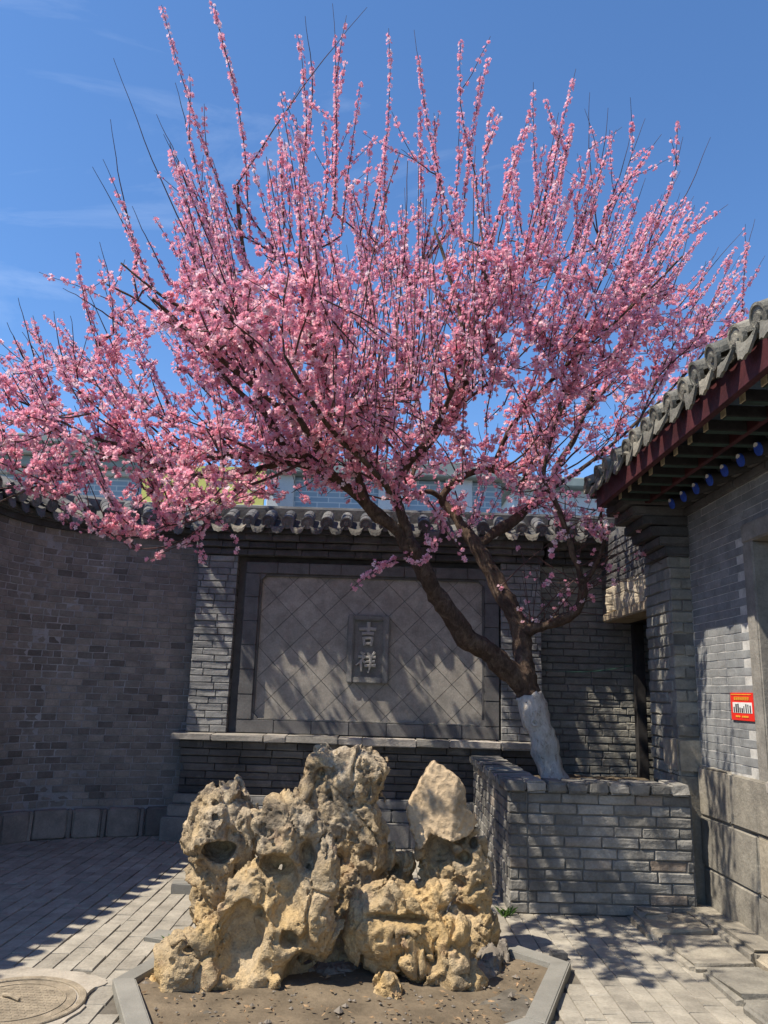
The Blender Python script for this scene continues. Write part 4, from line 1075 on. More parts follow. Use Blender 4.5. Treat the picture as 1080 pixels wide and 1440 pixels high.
ROCKS = [
  # tall rear stone
  (5.35, [(470, 1072, 34, 24, .17), (515, 1078, 40, 26, .18), (490, 1105, 52, 40, .2), (440, 1125, 24, 36, .12), (485, 1150, 52, 45, .2), (508, 1195, 45, 45, .19), (462, 1205, 48, 55, .18), (482, 1265, 62, 55, .22), (470, 1330, 66, 60, .24), (520, 1330, 40, 50, .15)],
   [(540, 1135, 14, 10, .1, -.2), (452, 1090, 6, 7, .1, -.2), (470, 1215, 10, 9, .12, -.2), (515, 1205, 8, 7, .08, -.18), (540, 1240, 12, 10, .1, -.18)], 1.0, .036, .034, 'tall pale stone with rounded overhanging head'),
  # left rear stone
  (5.12, [(318, 1122, 26, 22, .15), (305, 1150, 36, 34, .2), (330, 1145, 26, 24, .16), (290, 1185, 30, 36, .22), (320, 1190, 34, 34, .22), (288, 1235, 28, 34, .14), (318, 1240, 36, 40, .16), (300, 1285, 26, 36, .14), (325, 1310, 34, 50, .16)],
   [(305, 1197, 18, 12, .15, -.17), (268, 1258, 12, 9, .1, -.05), (318, 1106, 6, 6, .06, -.1)], 2.0, .036, .036, None),
  # front left stone, yellow and hollowed
  (4.86, [(390, 1135, 22, 20, .1), (362, 1158, 30, 20, .11), (405, 1160, 34, 26, .13), (400, 1195, 46, 32, .16), (428, 1190, 30, 40, .13), (370, 1225, 30, 28, .14), (352, 1262, 34, 40, .16), (425, 1250, 46, 46, .17), (345, 1310, 46, 48, .19), (400, 1310, 52, 56, .19), (325, 1370, 56, 36, .2), (390, 1372, 48, 34, .18), (440, 1300, 28, 60, .16), (458, 1235, 14, 42, .1, -.05), (440, 1280, 16, 34, .1, -.08)],
   [(386, 1222, 22, 13, .125, -.15), (432, 1205, 10, 14, .1, -.14), (404, 1330, 9, 10, .14, -.22), (336, 1322, 26, 36, .11, -.17), (398, 1262, 18, 36, .1, -.2), (348, 1215, 10, 6, .12, -.14), (360, 1292, 8, 7, .12, -.2), (425, 1385, 22, 26, .14, -.1)], 3.0, .034, .03, 'yellowish hollowed stone with round holes'),
  # low left boulder
  (4.82, [(262, 1352, 34, 40, .19), (285, 1340, 34, 40, .18), (250, 1385, 34, 26, .18), (290, 1390, 40, 26, .18)], [(262, 1340, 7, 4, .08, -.18), (290, 1375, 9, 9, .08, -.18)], 4.0, .04, .03, None),
  # small stone behind it
  (5.3, [(276, 1258, 11, 16, .06), (280, 1276, 12, 18, .07)], [], 5.0, .015, .012, None),
  # right pointed stone with smooth slab face
  (5.42, [(612, 1100, 20, 20, .09), (605, 1122, 28, 26, .1), (630, 1118, 26, 26, .11), (635, 1145, 34, 28, .12), (600, 1148, 22, 26, .1), (625, 1168, 30, 18, .12)],
   [(590, 1185, 12, 30, .1, -.12)], 6.0, .010, .003, 'smooth pointed slab leaning on the right'),
  (5.45, [(640, 1192, 36, 26, .13), (603, 1200, 20, 36, .1), (655, 1222, 34, 28, .15), (625, 1235, 24, 30, .12), (662, 1262, 32, 28, .16), (668, 1300, 30, 34, .17), (655, 1340, 36, 34, .2), (600, 1260, 24, 30, .1)],
   [(618, 1198, 14, 20, .12, -.14), (650, 1182, 8, 6, .1, -.12), (668, 1190, 7, 7, .1, -.12), (655, 1210, 9, 6, .1, -.15), (650, 1290, 22, 8, .12, -.2)], 7.0, .035, .034, None),
  # middle right boulder
  (4.98, [(555, 1262, 50, 22, .16), (520, 1285, 30, 32, .15), (575, 1290, 52, 34, .18), (535, 1315, 44, 34, .18), (618, 1256, 24, 20, .12), (600, 1310, 40, 34, .17), (545, 1345, 34, 28, .14)],
   [(512, 1262, 16, 10, .06, -.14), (560, 1297, 40, 5, .1, -.2)], 8.0, .035, .014, 'reddish brown ledged boulder'),
  (4.92, [(632, 1312, 28, 32, .14), (628, 1350, 34, 36, .16), (595, 1345, 28, 30, .13), (585, 1318, 22, 18, .1), (645, 1375, 30, 18, .15)], [(608, 1335, 7, 26, .08, -.14)], 9.0, .03, .02, None),
  # small stones
  (4.7, [(540, 1388, 16, 16, .07), (548, 1398, 14, 12, .08)], [], 10.0, .02, .016, None),
  (5.5, [(556, 1215, 24, 18, .1), (548, 1240, 26, 22, .1)], [(548, 1222, 9, 6, .06, -.08)], 11.0, .03, .03, None),
  (4.62, [(378, 1426, 34, 12, .1), (340, 1418, 30, 12, .1)], [], 12.0, .02, .01, None),
  (5.1, [(470, 1375, 60, 24, .22), (560, 1385, 60, 20, .2), (400, 1390, 60, 20, .2), (640, 1370, 60, 20, .2), (690, 1345, 22, 20, .18, .15)], [], 13.0, .03, .01, 'grey cement footing under the stones'),
]
M_FOOT = mat_plain('rough_footing', (.2, .175, .145), .35, 5, 1.0, .95, 50)
for (Y, blobs, holes, seed, amp, pit, lab) in ROCKS:
    pol = None
    if seed == 6.0: pol = ([(570, 1136), (588, 1106), (610, 1070), (638, 1086), (654, 1106), (656, 1132), (674, 1156), (660, 1172), (636, 1182), (606, 1172), (588, 1194), (577, 1166)],
                           [((-.3, -.93, .2), .085), ((-.8, -.6, .0), .19), ((.45, -.88, .1), .13), ((.4, .9, .1), .12), ((-.1, 1, 0), .14)])
    V, Fq = rock_mesh('rock', blobs, holes if not pol else [], Y, M_ROCK, seed, amp, pit, h=.010 if len(blobs) > 2 else .008, facets=.3 if pol else 1.0, poly=pol)
    V = V - np.array([-0.2, 5.0, 0])
    foot = seed == 13.0
    o = bpy.data.objects.new('footing' if foot else 'rock', mesh_np('rock', V, Fq, M_FOOT if foot else (M_SLAB if seed == 6.0 else M_ROCK), False)); COL.objects.link(o); o.parent = rk
    if lab: o['label'] = lab

# pebbles and litter on the soil, loose kerb pieces, weeds
mb = MB()
for k in range(420):
    x, y = rng.uniform(-1.3, 1.15), rng.uniform(3.9, 6.0)
    if not in_poly(x, y, BEDI): continue
    r = rng.uniform(.004, .016) * (1 if rng.random() < .9 else 2); v = rng.normal(0, 1, (6, 3)); v /= np.linalg.norm(v, axis=1, keepdims=True)
    oc = np.array([(1, 0, 0), (0, 1, 0), (-1, 0, 0), (0, -1, 0), (0, 0, .7), (0, 0, -.7)]) * r * rng.uniform(.6, 1.3, (6, 1)) + np.array([x, y, .008])
    mb.add(oc, [(0, 1, 4), (1, 2, 4), (2, 3, 4), (3, 0, 4), (1, 0, 5), (2, 1, 5), (3, 2, 5), (0, 3, 5)])
tag(mb.build('gravel', M_FOOT, kind='stuff'), 'scattered pebbles and crumbs on the rock bed soil', 'gravel')
mb = MB()
for k in range(500):
    x, y = rng.uniform(-1.3, 1.15), rng.uniform(3.9, 5.6)
    if not in_poly(x, y, BEDI): continue
    a = rng.uniform(0, 6.28); l = rng.uniform(.008, .022); w = l * .4; c, s = math.cos(a), math.sin(a); z = .02 + rng.uniform(0, .012)
    mb.add([(x - c * l, y - s * l, z), (x + s * w, y - c * w, z + rng.normal(0, .006)), (x + c * l, y + s * l, z + rng.normal(0, .006)), (x - s * w, y + c * w, z)], [(0, 1, 2, 3)])
M_LITTER = mat_plain('dry_leaf', (.24, .16, .09), .3, 30, .1, .9, 60, isl=.5)
tag(mb.build('leaf_litter', M_LITTER, kind='stuff'), 'dry leaf litter strewn over the rock bed soil', 'leaves')
def loose(px, py, w, d, h, rz, mat, name, label, cat):
    p = on_ground(px, py); o = MB().box((-w / 2, -d / 2, -.02), (w / 2, d / 2, h)).build(name, mat, None, bevel=.006, seg=2, jit=.002)
    o.location = (p[0], p[1], 0); o.rotation_euler = (0, 0, rz); return tag(o, label, cat)
loose(256, 1255, .16, .12, .075, .1, M_KERB, 'kerb_block', 'loose grey kerb block lying on the paving behind the left rock', 'block')
loose(226, 1320, .15, .17, .03, -.25, M_KERB, 'paving_slab', 'loose pale slab beside the kerb left of the low boulder', 'slab')
loose(785, 1349, .10, .07, .045, .15, M_TILE, 'dark_stone', 'small dark stone set behind the right kerb corner', 'stone')
def weed(px, py, n, name, label):
    p = on_ground(px, py); mb = MB()
    for k in range(n):
        a = rng.uniform(0, 6.28); l = rng.uniform(.03, .075); c, s = math.cos(a), math.sin(a); w = .006; q = rng.uniform(-.03, .03, 2)
        b = np.array([p[0] + q[0], p[1] + q[1], -.004])
        mb.add([b + np.array([-s * w, c * w, 0]), b + np.array([s * w, -c * w, 0]), b + np.array([c * l * .5 + s * w, s * l * .5 - c * w, l * .7]), b + np.array([c * l, s * l, l * .9]), b + np.array([c * l * .5 - s * w, s * l * .5 + c * w, l * .7])], [(0, 1, 2, 3, 4)])
    return tag(mb.build(name, M_LEAF), label, 'weed')
weed(712, 1288, 26, 'weed', 'tiny green weed at the planter\'s lower left corner')
weed(242, 1330, 14, 'weed', 'tiny green weed by the loose pale slab')

# ================================================================= BLOSSOM TREE
tree = empty('blossom_tree', tuple(at_y(790, 1125, 7.16)), 'pink double blossom plum tree leaning from the brick planter, trunk whitewashed', 'tree')
tree.location.z = .74
def back(px, Y): return Y + max(0.0, 5.85 - Y) * min(1.0, max(0.0, (px - 430) / 90.0))     # right half of the crown pushed back, shaped so sun reaches the right wall
def W(*pts): return np.array([at_y(p[0], p[1], back(p[0], p[2])) for p in pts]), np.array([p[3] * .86 for p in pts])
def smooth_line(P, R, sub=5):
    P = np.asarray(P); R = np.asarray(R); n = len(P)
    ex = np.vstack([2 * P[0] - P[1], P, 2 * P[-1] - P[-2]]); out = []; rr = []
    for i in range(n - 1):
        p0, p1, p2, p3 = ex[i:i + 4]
        for t in np.arange(sub) / sub:
            out.append(.5 * ((2 * p1) + (-p0 + p2) * t + (2 * p0 - 5 * p1 + 4 * p2 - p3) * t * t + (-p0 + 3 * p1 - 3 * p2 + p3) * t ** 3)); rr.append(R[i] + (R[i + 1] - R[i]) * t)
    out.append(P[-1]); rr.append(R[-1]); return np.array(out), np.array(rr)
def mat_bark():
    t = NT('bark'); n = t.noise(9, 6, .65, dist=.6)
    mpn = t.n('ShaderNodeMapping'); mpn.inputs['Scale'].default_value = (1, 1, .28); t.l(t.geo.outputs['Position'], mpn.inputs['Vector'])
    st = t.noise(30, 6, .78, mpn.outputs['Vector'], 1.2)
    c = t.ramp(n, [(.3, (.065, .044, .034)), (.5, (.12, .08, .058)), (.72, (.22, .16, .115))])
    c = t.mix(.85, c, t.ramp(st, [(.35, .5), (.65, 1.4)]), 'MULTIPLY')
    return t.bsdf(c, .9, t.bump(st, 1.0, .035, t.bump(n, .8, .04)), 0, .2)
M_BARK = mat_bark()
def mat_white():
    t = NT('whitewash'); mpn = t.n('ShaderNodeMapping'); mpn.inputs['Scale'].default_value = (1, 1, .45); t.l(t.geo.outputs['Position'], mpn.inputs['Vector']); n = t.noise(34, 6, .75, mpn.outputs['Vector'], .6); c = t.ramp(n, [(.33, (.24, .2, .165)), (.45, (.46, .425, .38)), (.7, (.63, .595, .54))])
    return t.bsdf(c, .9, t.bump(n, 1.0, .012, t.bump(t.noise(9, 4), .5, .03)), 0, .2)
M_WW = mat_white()
M_TWIG = mat_plain('twig_bark', (.085, .045, .04), .35, 14, .3, .8, 60)
TR = random.Random(11); tr = np.random.default_rng(11)
def limb_mesh(P, R, k, rough, sub=6):
    P, R = smooth_line(P, R, sub); P = P + (np.stack([gnoise(P * 4.5 + 2), gnoise(P * 4.5 + 9), gnoise(P * 4.5 + 31)], 1) * np.minimum(R * .55, .022)[:, None]); V, Fq = tube_np(P, R, k)
    c = np.repeat(P, k, 0); d = V - c; rr = np.linalg.norm(d, axis=1, keepdims=True)
    n = gnoise(V * 5) * .3 + gnoise(V * 15 + 3) * .2 + gnoise(V * 40) * .09
    V = c + d * (1 + rough * n[:, None])
    F2 = [tuple(f) for f in Fq] + [tuple(range(k - 1, -1, -1)), tuple((len(P) - 1) * k + i for i in range(k))]
    return V, F2
LIMBS = {}
def limb(key, pts, name='limb', k=14, rough=1.0, mat=None):
    P, R = W(*pts); V, Fc = limb_mesh(P, R, k, rough)
    o = MB(); o.V = [tuple(v) for v in V]; o.F = Fc; o.build(name, mat or M_BARK, tree, True)
    LIMBS[key] = smooth_line(P, R, 6); return LIMBS[key]
trunk_pts = [(800, 1150, 7.14, .15), (786, 1108, 7.15, .135), (772, 1065, 7.16, .125), (757, 1015, 7.17, .12), (744, 975, 7.19, .125), (738, 962, 7.2, .12), (733, 945, 7.2, .10)]
limb('trunk', trunk_pts, 'trunk', 20, 1.0)
P, R = W(*[(p[0], p[1], p[2], p[3] + .013) for p in trunk_pts[:5]]); V, Fc = limb_mesh(P, R, 24, 1.0)
V2 = np.array(V); top = V2[-24:]; top[:, 2] += gnoise(top * 18) * .05; V2[-24:] = top
o = MB(); o.V = [tuple(v) for v in V2]; o.F = Fc; o.build('whitewash', M_WW, tree, True)
kp = at_y(752, 1016, 7.04)
kn = ring(.018, .034, -.008, .012, 0, 0, 16).build('knot', M_WW, None); kn.parent = tree
kn.location = Vector(kp) - tree.location; kn.rotation_euler = (math.radians(80), 0, .1)

limb('A', [(742, 968, 7.2, .115), (722, 950, 7.17, .118), (695, 925, 7.1, .112), (655, 893, 7.0, .105), (622, 852, 6.9, .098), (600, 808, 6.8, .09), (583, 778, 6.75, .088), (572, 755, 6.7, .075)], k=18)
limb('A1', [(580, 775, 6.74, .075), (560, 750, 6.68, .066), (540, 732, 6.6, .062), (510, 703, 6.5, .058), (470, 670, 6.35, .05), (425, 640, 6.2, .044), (395, 615, 6.1, .038), (372, 580, 6.0, .033), (354, 525, 5.9, .029), (347, 470, 5.82, .026), (349, 420, 5.75, .023), (343, 360, 5.65, .019), (336, 300, 5.55, .016), (334, 262, 5.5, .013)])
limb('A2', [(576, 768, 6.73, .068), (568, 735, 6.66, .058), (556, 705, 6.6, .054), (553, 682, 6.55, .05), (575, 650, 6.45, .047), (605, 618, 6.35, .043), (638, 578, 6.22, .039), (652, 540, 6.12, .036), (657, 500, 6.05, .032), (663, 462, 6.0, .027), (680, 425, 5.92, .023), (684, 395, 5.85, .018), (664, 350, 5.75, .013)])
limb('A1b', [(432, 646, 6.22, .034), (395, 638, 6.12, .03), (340, 642, 6.02, .027), (280, 642, 5.95, .024), (215, 630, 5.85, .02), (150, 622, 5.8, .016), (90, 595, 5.75, .012), (30, 565, 5.7, .008), (-20, 550, 5.7, .006)])
limb('A1c', [(476, 676, 6.37, .036), (440, 658, 6.3, .032), (395, 652, 6.2, .029), (350, 662, 6.1, .026), (300, 668, 6.0, .023), (240, 665, 5.92, .02), (185, 637, 5.85, .016), (120, 655, 5.8, .014), (55, 682, 5.75, .011), (0, 706, 5.7, .009), (-40, 730, 5.7, .006)])
limb('A1d', [(372, 582, 6.0, .026), (330, 545, 5.95, .022), (290, 500, 5.9, .019), (240, 455, 5.82, .015), (190, 420, 5.75, .011), (150, 400, 5.7, .008)])
limb('A1e', [(354, 525, 5.9, .022), (330, 480, 5.8, .02), (300, 450, 5.7, .018), (250, 430, 5.6, .014), (200, 395, 5.5, .010), (170, 370, 5.45, .007)])
limb('A1f', [(425, 640, 6.2, .026), (400, 560, 6.4, .022), (370, 500, 6.6, .018), (330, 470, 6.75, .014), (280, 445, 6.9, .010)])
limb('V1', [(470, 672, 6.36, .026), (452, 625, 6.3, .022), (450, 570, 6.2, .019), (455, 520, 6.15, .017), (450, 470, 6.1, .014), (460, 420, 6.0, .011)])
limb('V2', [(520, 712, 6.53, .024), (505, 660, 6.6, .02), (512, 600, 6.6, .017), (500, 560, 6.55, .014), (525, 500, 6.5, .012), (530, 440, 6.45, .009)])
limb('N1', [(512, 706, 6.5, .04), (500, 660, 6.1, .034), (480, 600, 5.7, .028), (455, 530, 5.3, .023), (435, 460, 5.0, .018), (420, 390, 4.75, .013)])
limb('N2', [(470, 670, 6.35, .034), (420, 600, 5.9, .028), (340, 530, 5.4, .022), (270, 470, 5.0, .017), (215, 420, 4.7, .012)])
limb('N4', [(470, 670, 6.35, .034), (452, 640, 5.7, .028), (405, 565, 5.0, .022), (345, 475, 4.5, .016), (295, 405, 4.2, .010)])
limb('N5', [(556, 705, 6.6, .03), (525, 662, 5.9, .026), (475, 615, 5.1, .021), (435, 560, 4.6, .016), (400, 500, 4.3, .010)])
limb('K1', [(510, 703, 6.5, .034), (475, 682, 7.1, .03), (425, 652, 7.7, .024), (365, 612, 8.05, .018), (305, 565, 8.25, .012), (260, 520, 8.3, .008)])
limb('K3', [(425, 640, 6.2, .03), (345, 640, 7.1, .026), (260, 605, 7.8, .02), (190, 565, 8.1, .013), (140, 520, 8.2, .008)])
limb('K2', [(568, 735, 6.66, .034), (552, 690, 7.3, .028), (520, 635, 7.9, .022), (485, 560, 8.2, .016), (460, 490, 8.3, .010)])
limb('N3', [(605, 618, 6.35, .03), (640, 540, 5.8, .025), (650, 460, 5.4, .02), (630, 380, 5.1, .015), (610, 320, 4.9, .010)])
limb('B', [(742, 968, 7.2, .1), (737, 935, 7.24, .105), (731, 895, 7.3, .1), (716, 855, 7.35, .095), (690, 806, 7.4, .09), (668, 768, 7.45, .085), (655, 745, 7.48, .07)], k=18)
limb('B1', [(664, 768, 7.45, .062), (700, 745, 7.5, .064), (735, 722, 7.55, .055), (762, 697, 7.6, .045), (785, 655, 7.6, .036), (815, 600, 7.6, .029), (840, 540, 7.6, .024), (880, 470, 7.6, .018), (930, 405, 7.6, .012)])
limb('B2', [(660, 755, 7.47, .055), (640, 725, 7.5, .05), (622, 700, 7.5, .044), (645, 672, 7.45, .04), (690, 662, 7.4, .036), (725, 680, 7.35, .03), (745, 665, 7.3, .026), (765, 620, 7.25, .022), (800, 560, 7.2, .016), (830, 500, 7.15, .012)])
limb('B2b', [(622, 700, 7.5, .036), (600, 690, 7.4, .032), (570, 700, 7.3, .026), (590, 640, 7.5, .02), (610, 560, 7.6, .016), (600, 490, 7.6, .012)])
limb('B3', [(734, 890, 7.3, .07), (752, 880, 7.22, .066), (775, 877, 7.15, .056), (800, 866, 7.08, .05), (815, 848, 7.02, .046), (821, 826, 7.0, .04), (818, 812, 6.98, .034)], k=14)
limb('B3a', [(820, 824, 7.0, .032), (808, 785, 6.96, .03), (797, 745, 6.92, .028), (780, 705, 6.88, .026), (765, 672, 6.85, .022), (775, 620, 6.8, .019), (790, 560, 6.75, .016), (800, 500, 6.7, .013), (830, 430, 6.6, .01), (860, 360, 6.5, .008)])
limb('B3b', [(820, 822, 7.0, .026), (836, 800, 6.96, .02), (850, 760, 6.92, .018), (845, 720, 6.95, .016), (865, 660, 7.0, .014), (900, 590, 7.05, .012), (930, 520, 7.1, .010), (960, 460, 7.15, .007)])
limb('B4', [(690, 662, 7.4, .028), (720, 600, 7.1, .024), (770, 540, 6.8, .02), (835, 480, 6.6, .015), (900, 420, 6.4, .011), (960, 360, 6.25, .008)])
limb('B5', [(762, 697, 7.6, .026), (830, 650, 7.9, .022), (900, 590, 8.1, .018), (960, 530, 8.2, .014), (1010, 470, 8.3, .010), (1045, 420, 8.3, .007)])

# dense-blossom outline in the photograph; young growth is kept inside it
ENV = [(-30, 530), (30, 510), (70, 500), (120, 455), (180, 425), (240, 400), (310, 370), (390, 345), (470, 345), (560, 350), (640, 335), (720, 335), (800, 345), (870, 350), (930, 380), (1000, 425), (1065, 425), (1055, 445), (990, 500), (930, 560), (885, 610), (855, 660), (850, 720), (870, 735), (820, 755), (750, 720), (700, 742), (640, 760), (590, 715), (530, 700), (450, 730), (370, 712), (300, 735), (200, 765), (120, 735), (60, 690), (-30, 690)]
TOP = [(-30, 700), (-30, 500), (50, 440), (110, 350), (170, 280), (250, 180), (330, 150), (400, 110), (470, 100), (550, 90), (640, 90), (700, 110), (800, 130), (870, 185), (940, 205), (1000, 285), (1075, 330), (1075, 460), (900, 700)]
AX = np.array([.1, 6.4, 0])
BR = []          # (points, r0, r1, level, blossom density per metre, bare tip fraction)
def grow(p0, d0, L, n, r0, r1, wob, up):
    pts = [np.array(p0)]; d = np.array(d0, float); d /= np.linalg.norm(d); st = L / n
    for i in range(n):
        d = d + tr.normal(0, wob, 3) + np.array([0, 0, up]); d /= np.linalg.norm(d); pts.append(pts[-1] + d * st)
    return np.array(pts)
def inside(p, m=0):
    x, y, d = project(p); return d > 3.6 and p[1] > back(x, 4.0) - .25 and in_poly(x, y, ENV)
def radial(p):
    v = np.array([p[0] - AX[0], p[1] - AX[1], 0]); return v / (np.linalg.norm(v) + .3)
sec = []
START = {'A': 99, 'B': 99, 'trunk': 99, 'B3': 99, 'A1': .18, 'A2': .25, 'B1': .3, 'B2': .3, 'B3a': .3, 'B3b': .25}
for key, (P, R) in LIMBS.items():
    f0 = START.get(key, .12)
    if f0 > 1: continue
    seg = np.linalg.norm(np.diff(P, axis=0), axis=1); S = np.concatenate([[0], np.cumsum(seg)]); Lt = S[-1]
    n = int(Lt * 4.5)
    for k in range(n):
        s = Lt * (f0 + (1 - f0) * tr.random()); i = min(np.searchsorted(S, s), len(P) - 1)
        p = P[i]; t = P[i] - P[max(i - 1, 0)]; t /= np.linalg.norm(t) + 1e-9
        d = t * .5 + radial(p) * tr.uniform(.1, .9) + np.array([tr.normal(0, .6), tr.normal(0, .7), tr.uniform(.0, 1.0)])
        L = tr.uniform(.45, 1.25); pts = grow(p, d, L, 7, 0, 0, .12, .06)
        ok = [inside(q) for q in pts]
        m = next((j for j, v in enumerate(ok) if not v and j > 0), len(pts))
        if m < 4: continue
        pts = pts[:m]; r0 = max(min(R[i] * .55, .013), .006); sec.append((pts, r0)); BR.append((pts, r0, .0035, 2, 46, 0.0))
    # flowers sitting on the thinner part of the limb itself
    j = next((q for q in range(len(R)) if R[q] < .026), None)
    if j is not None and j < len(P) - 3: BR.append((P[j:], None, None, 1, 40, 0.0))
# fill the crown evenly: branches reach from the nearest wood to points spread through its volume
pool = [P[np.where(R < .052)[0][::2]] for key, (P, R) in LIMBS.items() if START.get(key, 0) < 1] + [b[0] for b in sec]
pool = np.concatenate(pool)
ex0, ex1 = -30, 1075
for k in range(860):
    x, y = tr.uniform(ex0, ex1), tr.uniform(200, 765)
    if not in_poly(x, y, ENV): continue
    pp = pool - EYE; dd = pp @ CD; px = 540 + F_PX * (pp @ CR) / dd; py = 720 - F_PX * (pp @ CU) / dd
    ni = np.argpartition((px - x) ** 2 + (py - y) ** 2, 12)[:12]
    Y = float(np.clip(pool[ni[tr.integers(12)], 1] + tr.normal(0, .3), 4.1, 8.2)); Y = back(x, Y); tgt = at_y(x, y, Y)
    dist = np.linalg.norm(pool - tgt + np.array([0, 0, .15]), axis=1); j = int(np.argmin(dist)); L = np.linalg.norm(pool[j] - tgt)
    if L < .16 or L > 1.3: continue
    a = pool[j]; tt = np.linspace(0, 1, 8)[:, None]; mid = (a + tgt) / 2 + tr.normal(0, .1, 3) * L + np.array([0, 0, -.12 * L])
    q = (1 - tt) ** 2 * a + 2 * tt * (1 - tt) * mid + tt ** 2 * tgt + np.concatenate([[[0, 0, 0]], np.cumsum(tr.normal(0, .006, (7, 3)), 0)])
    r0 = min(.004 + .006 * L, .011); sec.append((q, r0)); BR.append((q, r0, .003, 2, 48, 0.0)); pool = np.concatenate([pool, q[2:]])
for key, (P, R) in LIMBS.items():
    if START.get(key, 0) > 1: continue
    for k in range(int(len(P) * .75)):
        i = tr.integers(int(len(P) * .25), len(P) - 1)
        if R[i] < .012: continue
        d = tr.normal(0, 1, 3) + np.array([0, -.5, .1]); d /= np.linalg.norm(d); a = P[i] + d * R[i] * .8
        q = grow(a, d, tr.uniform(.08, .3), 4, 0, 0, .15, .02)
        if inside(q[-1]): BR.append((q, .004, .002, 3, 85, 0.0))
# upright one-year shoots on the secondary branches
nsh = 0
for k in range(1500):
    pts, r0 = sec[tr.integers(len(sec))]; p = pts[tr.integers(2, len(pts))]; x, y, d = project(p)
    L = tr.uniform(.35, .8) if y > 480 else tr.uniform(.6, 1.55)
    fan = np.array([(p[0] - .3) * .24, (p[1] - 6.6) * .14, 1.0]); dv = fan + np.array([tr.normal(0, .16), tr.normal(0, .14), 0])
    q = grow(p, dv, L, 8, 0, 0, .018, .006); x2, y2, d2 = project(q[-1])
    if not in_poly(x2, y2, TOP) or q[-1][1] < back(x2, 4.0) - .3: continue
    if x > 780 and y2 > 430 and tr.random() < .75: continue
    BR.append((q, .0055, .002, 4, 78, tr.choice([0, 0, 0, .08, .25, .9], p=[.25, .25, .2, .12, .1, .08])))
    nsh += 1
    if nsh > 370: break
# side spurs in the thick of the crown
for pts, r0 in sec:
    for k in range(tr.integers(1, 5)):
        p = pts[tr.integers(1, len(pts))]; d = tr.normal(0, 1, 3) + np.array([0, 0, .2]); q = grow(p, d, tr.uniform(.15, .4), 4, 0, 0, .12, 0)
        if inside(q[-1]): BR.append((q, .004, .002, 3, 70, 0.0))
# long shoots standing above the crown (tip, foot, distance of foot, distance of tip, bare share)
LONG = [(228, 10, 335, 330, 5.6, 5.1, 0), (293, 0, 352, 330, 5.7, 5.2, 0), (160, 85, 285, 380, 5.6, 5.2, .75), (160, 170, 195, 360, 5.6, 5.3, .7), (135, 232, 215, 400, 5.6, 5.3, .45), (220, 155, 300, 330, 5.6, 5.4, .3),
        (245, 118, 290, 300, 5.6, 5.3, .3), (232, 188, 300, 340, 5.5, 5.2, .35), (110, 352, 140, 500, 5.7, 5.5, .0), (145, 340, 160, 470, 5.8, 5.6, .5), (470, 0, 470, 300, 6.0, 5.4, .12), (515, 10, 330, 265, 5.5, 5.1, .6), (418, 50, 420, 300, 5.9, 5.4, .0),
        (431, 20, 428, 200, 6.1, 5.6, .35), (505, 112, 480, 330, 6.0, 5.6, 0), (482, 90, 470, 300, 6.2, 5.7, 0), (550, 42, 520, 330, 6.2, 5.7, .02), (588, 40, 640, 330, 6.0, 5.3, .1), (645, 60, 668, 250, 6.1, 5.5, .0), (687, 82, 650, 300, 6.2, 5.6, .0),
        (692, 150, 685, 330, 6.2, 5.8, 0), (750, 112, 762, 330, 6.5, 6.0, .03), (767, 140, 790, 240, 6.5, 6.1, 0), (815, 100, 770, 300, 6.5, 6.0, .05), (833, 130, 838, 300, 7.0, 6.6, .9), (857, 150, 830, 300, 7.0, 6.6, .9), (870, 180, 800, 360, 6.6, 6.2, .05),
        (830, 210, 810, 330, 6.8, 6.4, 0), (930, 188, 850, 300, 6.8, 6.4, .1), (960, 195, 930, 300, 6.9, 6.5, .25), (1000, 192, 930, 330, 7.2, 6.8, .95), (1022, 282, 870, 400, 6.8, 6.4, .06), (1063, 310, 1045, 440, 8.2, 7.9, .2), (1075, 360, 1020, 450, 8.2, 8.0, .1),
        (1030, 360, 985, 470, 8.2, 8.0, .05), (990, 370, 960, 470, 7.6, 7.4, .1), (885, 180, 850, 300, 7.0, 6.6, .5), (905, 170, 860, 300, 7.1, 6.7, .8), (725, 205, 735, 330, 6.7, 6.3, .0), (715, 240, 700, 340, 6.9, 6.6, .9), (590, 148, 590, 300, 6.4, 6.0, .0), (570, 290, 575, 400, 6.5, 6.3, 0),
        (545, 190, 535, 330, 6.4, 6.0, 0), (50, 445, 75, 560, 5.7, 5.6, 0), (12, 455, 60, 560, 5.6, 5.4, .7), (25, 420, 60, 540, 5.7, 5.5, .6), (75, 440, 95, 540, 5.8, 5.6, .6), (95, 445, 110, 540, 5.8, 5.7, .5), (90, 405, 170, 460, 5.6, 5.4, .7), (0, 540, 40, 600, 5.6, 5.5, .3),
        (185, 290, 240, 400, 5.7, 5.5, .35), (260, 230, 320, 370, 5.6, 5.4, .1), (300, 230, 345, 380, 5.5, 5.3, .2), (390, 170, 400, 320, 5.9, 5.6, 0), (400, 230, 405, 360, 6.0, 5.8, 0), (455, 170, 448, 330, 6.2, 5.9, 0), (520, 200, 505, 340, 6.2, 5.9, 0), (612, 160, 622, 320, 6.3, 6.0, 0),
        (655, 180, 640, 320, 6.4, 6.1, 0), (780, 200, 760, 330, 6.7, 6.4, 0), (845, 250, 815, 360, 6.9, 6.6, 0), (905, 250, 860, 370, 7.0, 6.8, .3), (940, 270, 890, 380, 7.2, 7.0, .5), (945, 330, 905, 420, 7.3, 7.1, .1), (560, 210, 620, 250, 6.1, 6.0, .2), (795, 185, 775, 215, 6.45, 6.4, 0), (805, 180, 790, 240, 6.4, 6.3, 0)]
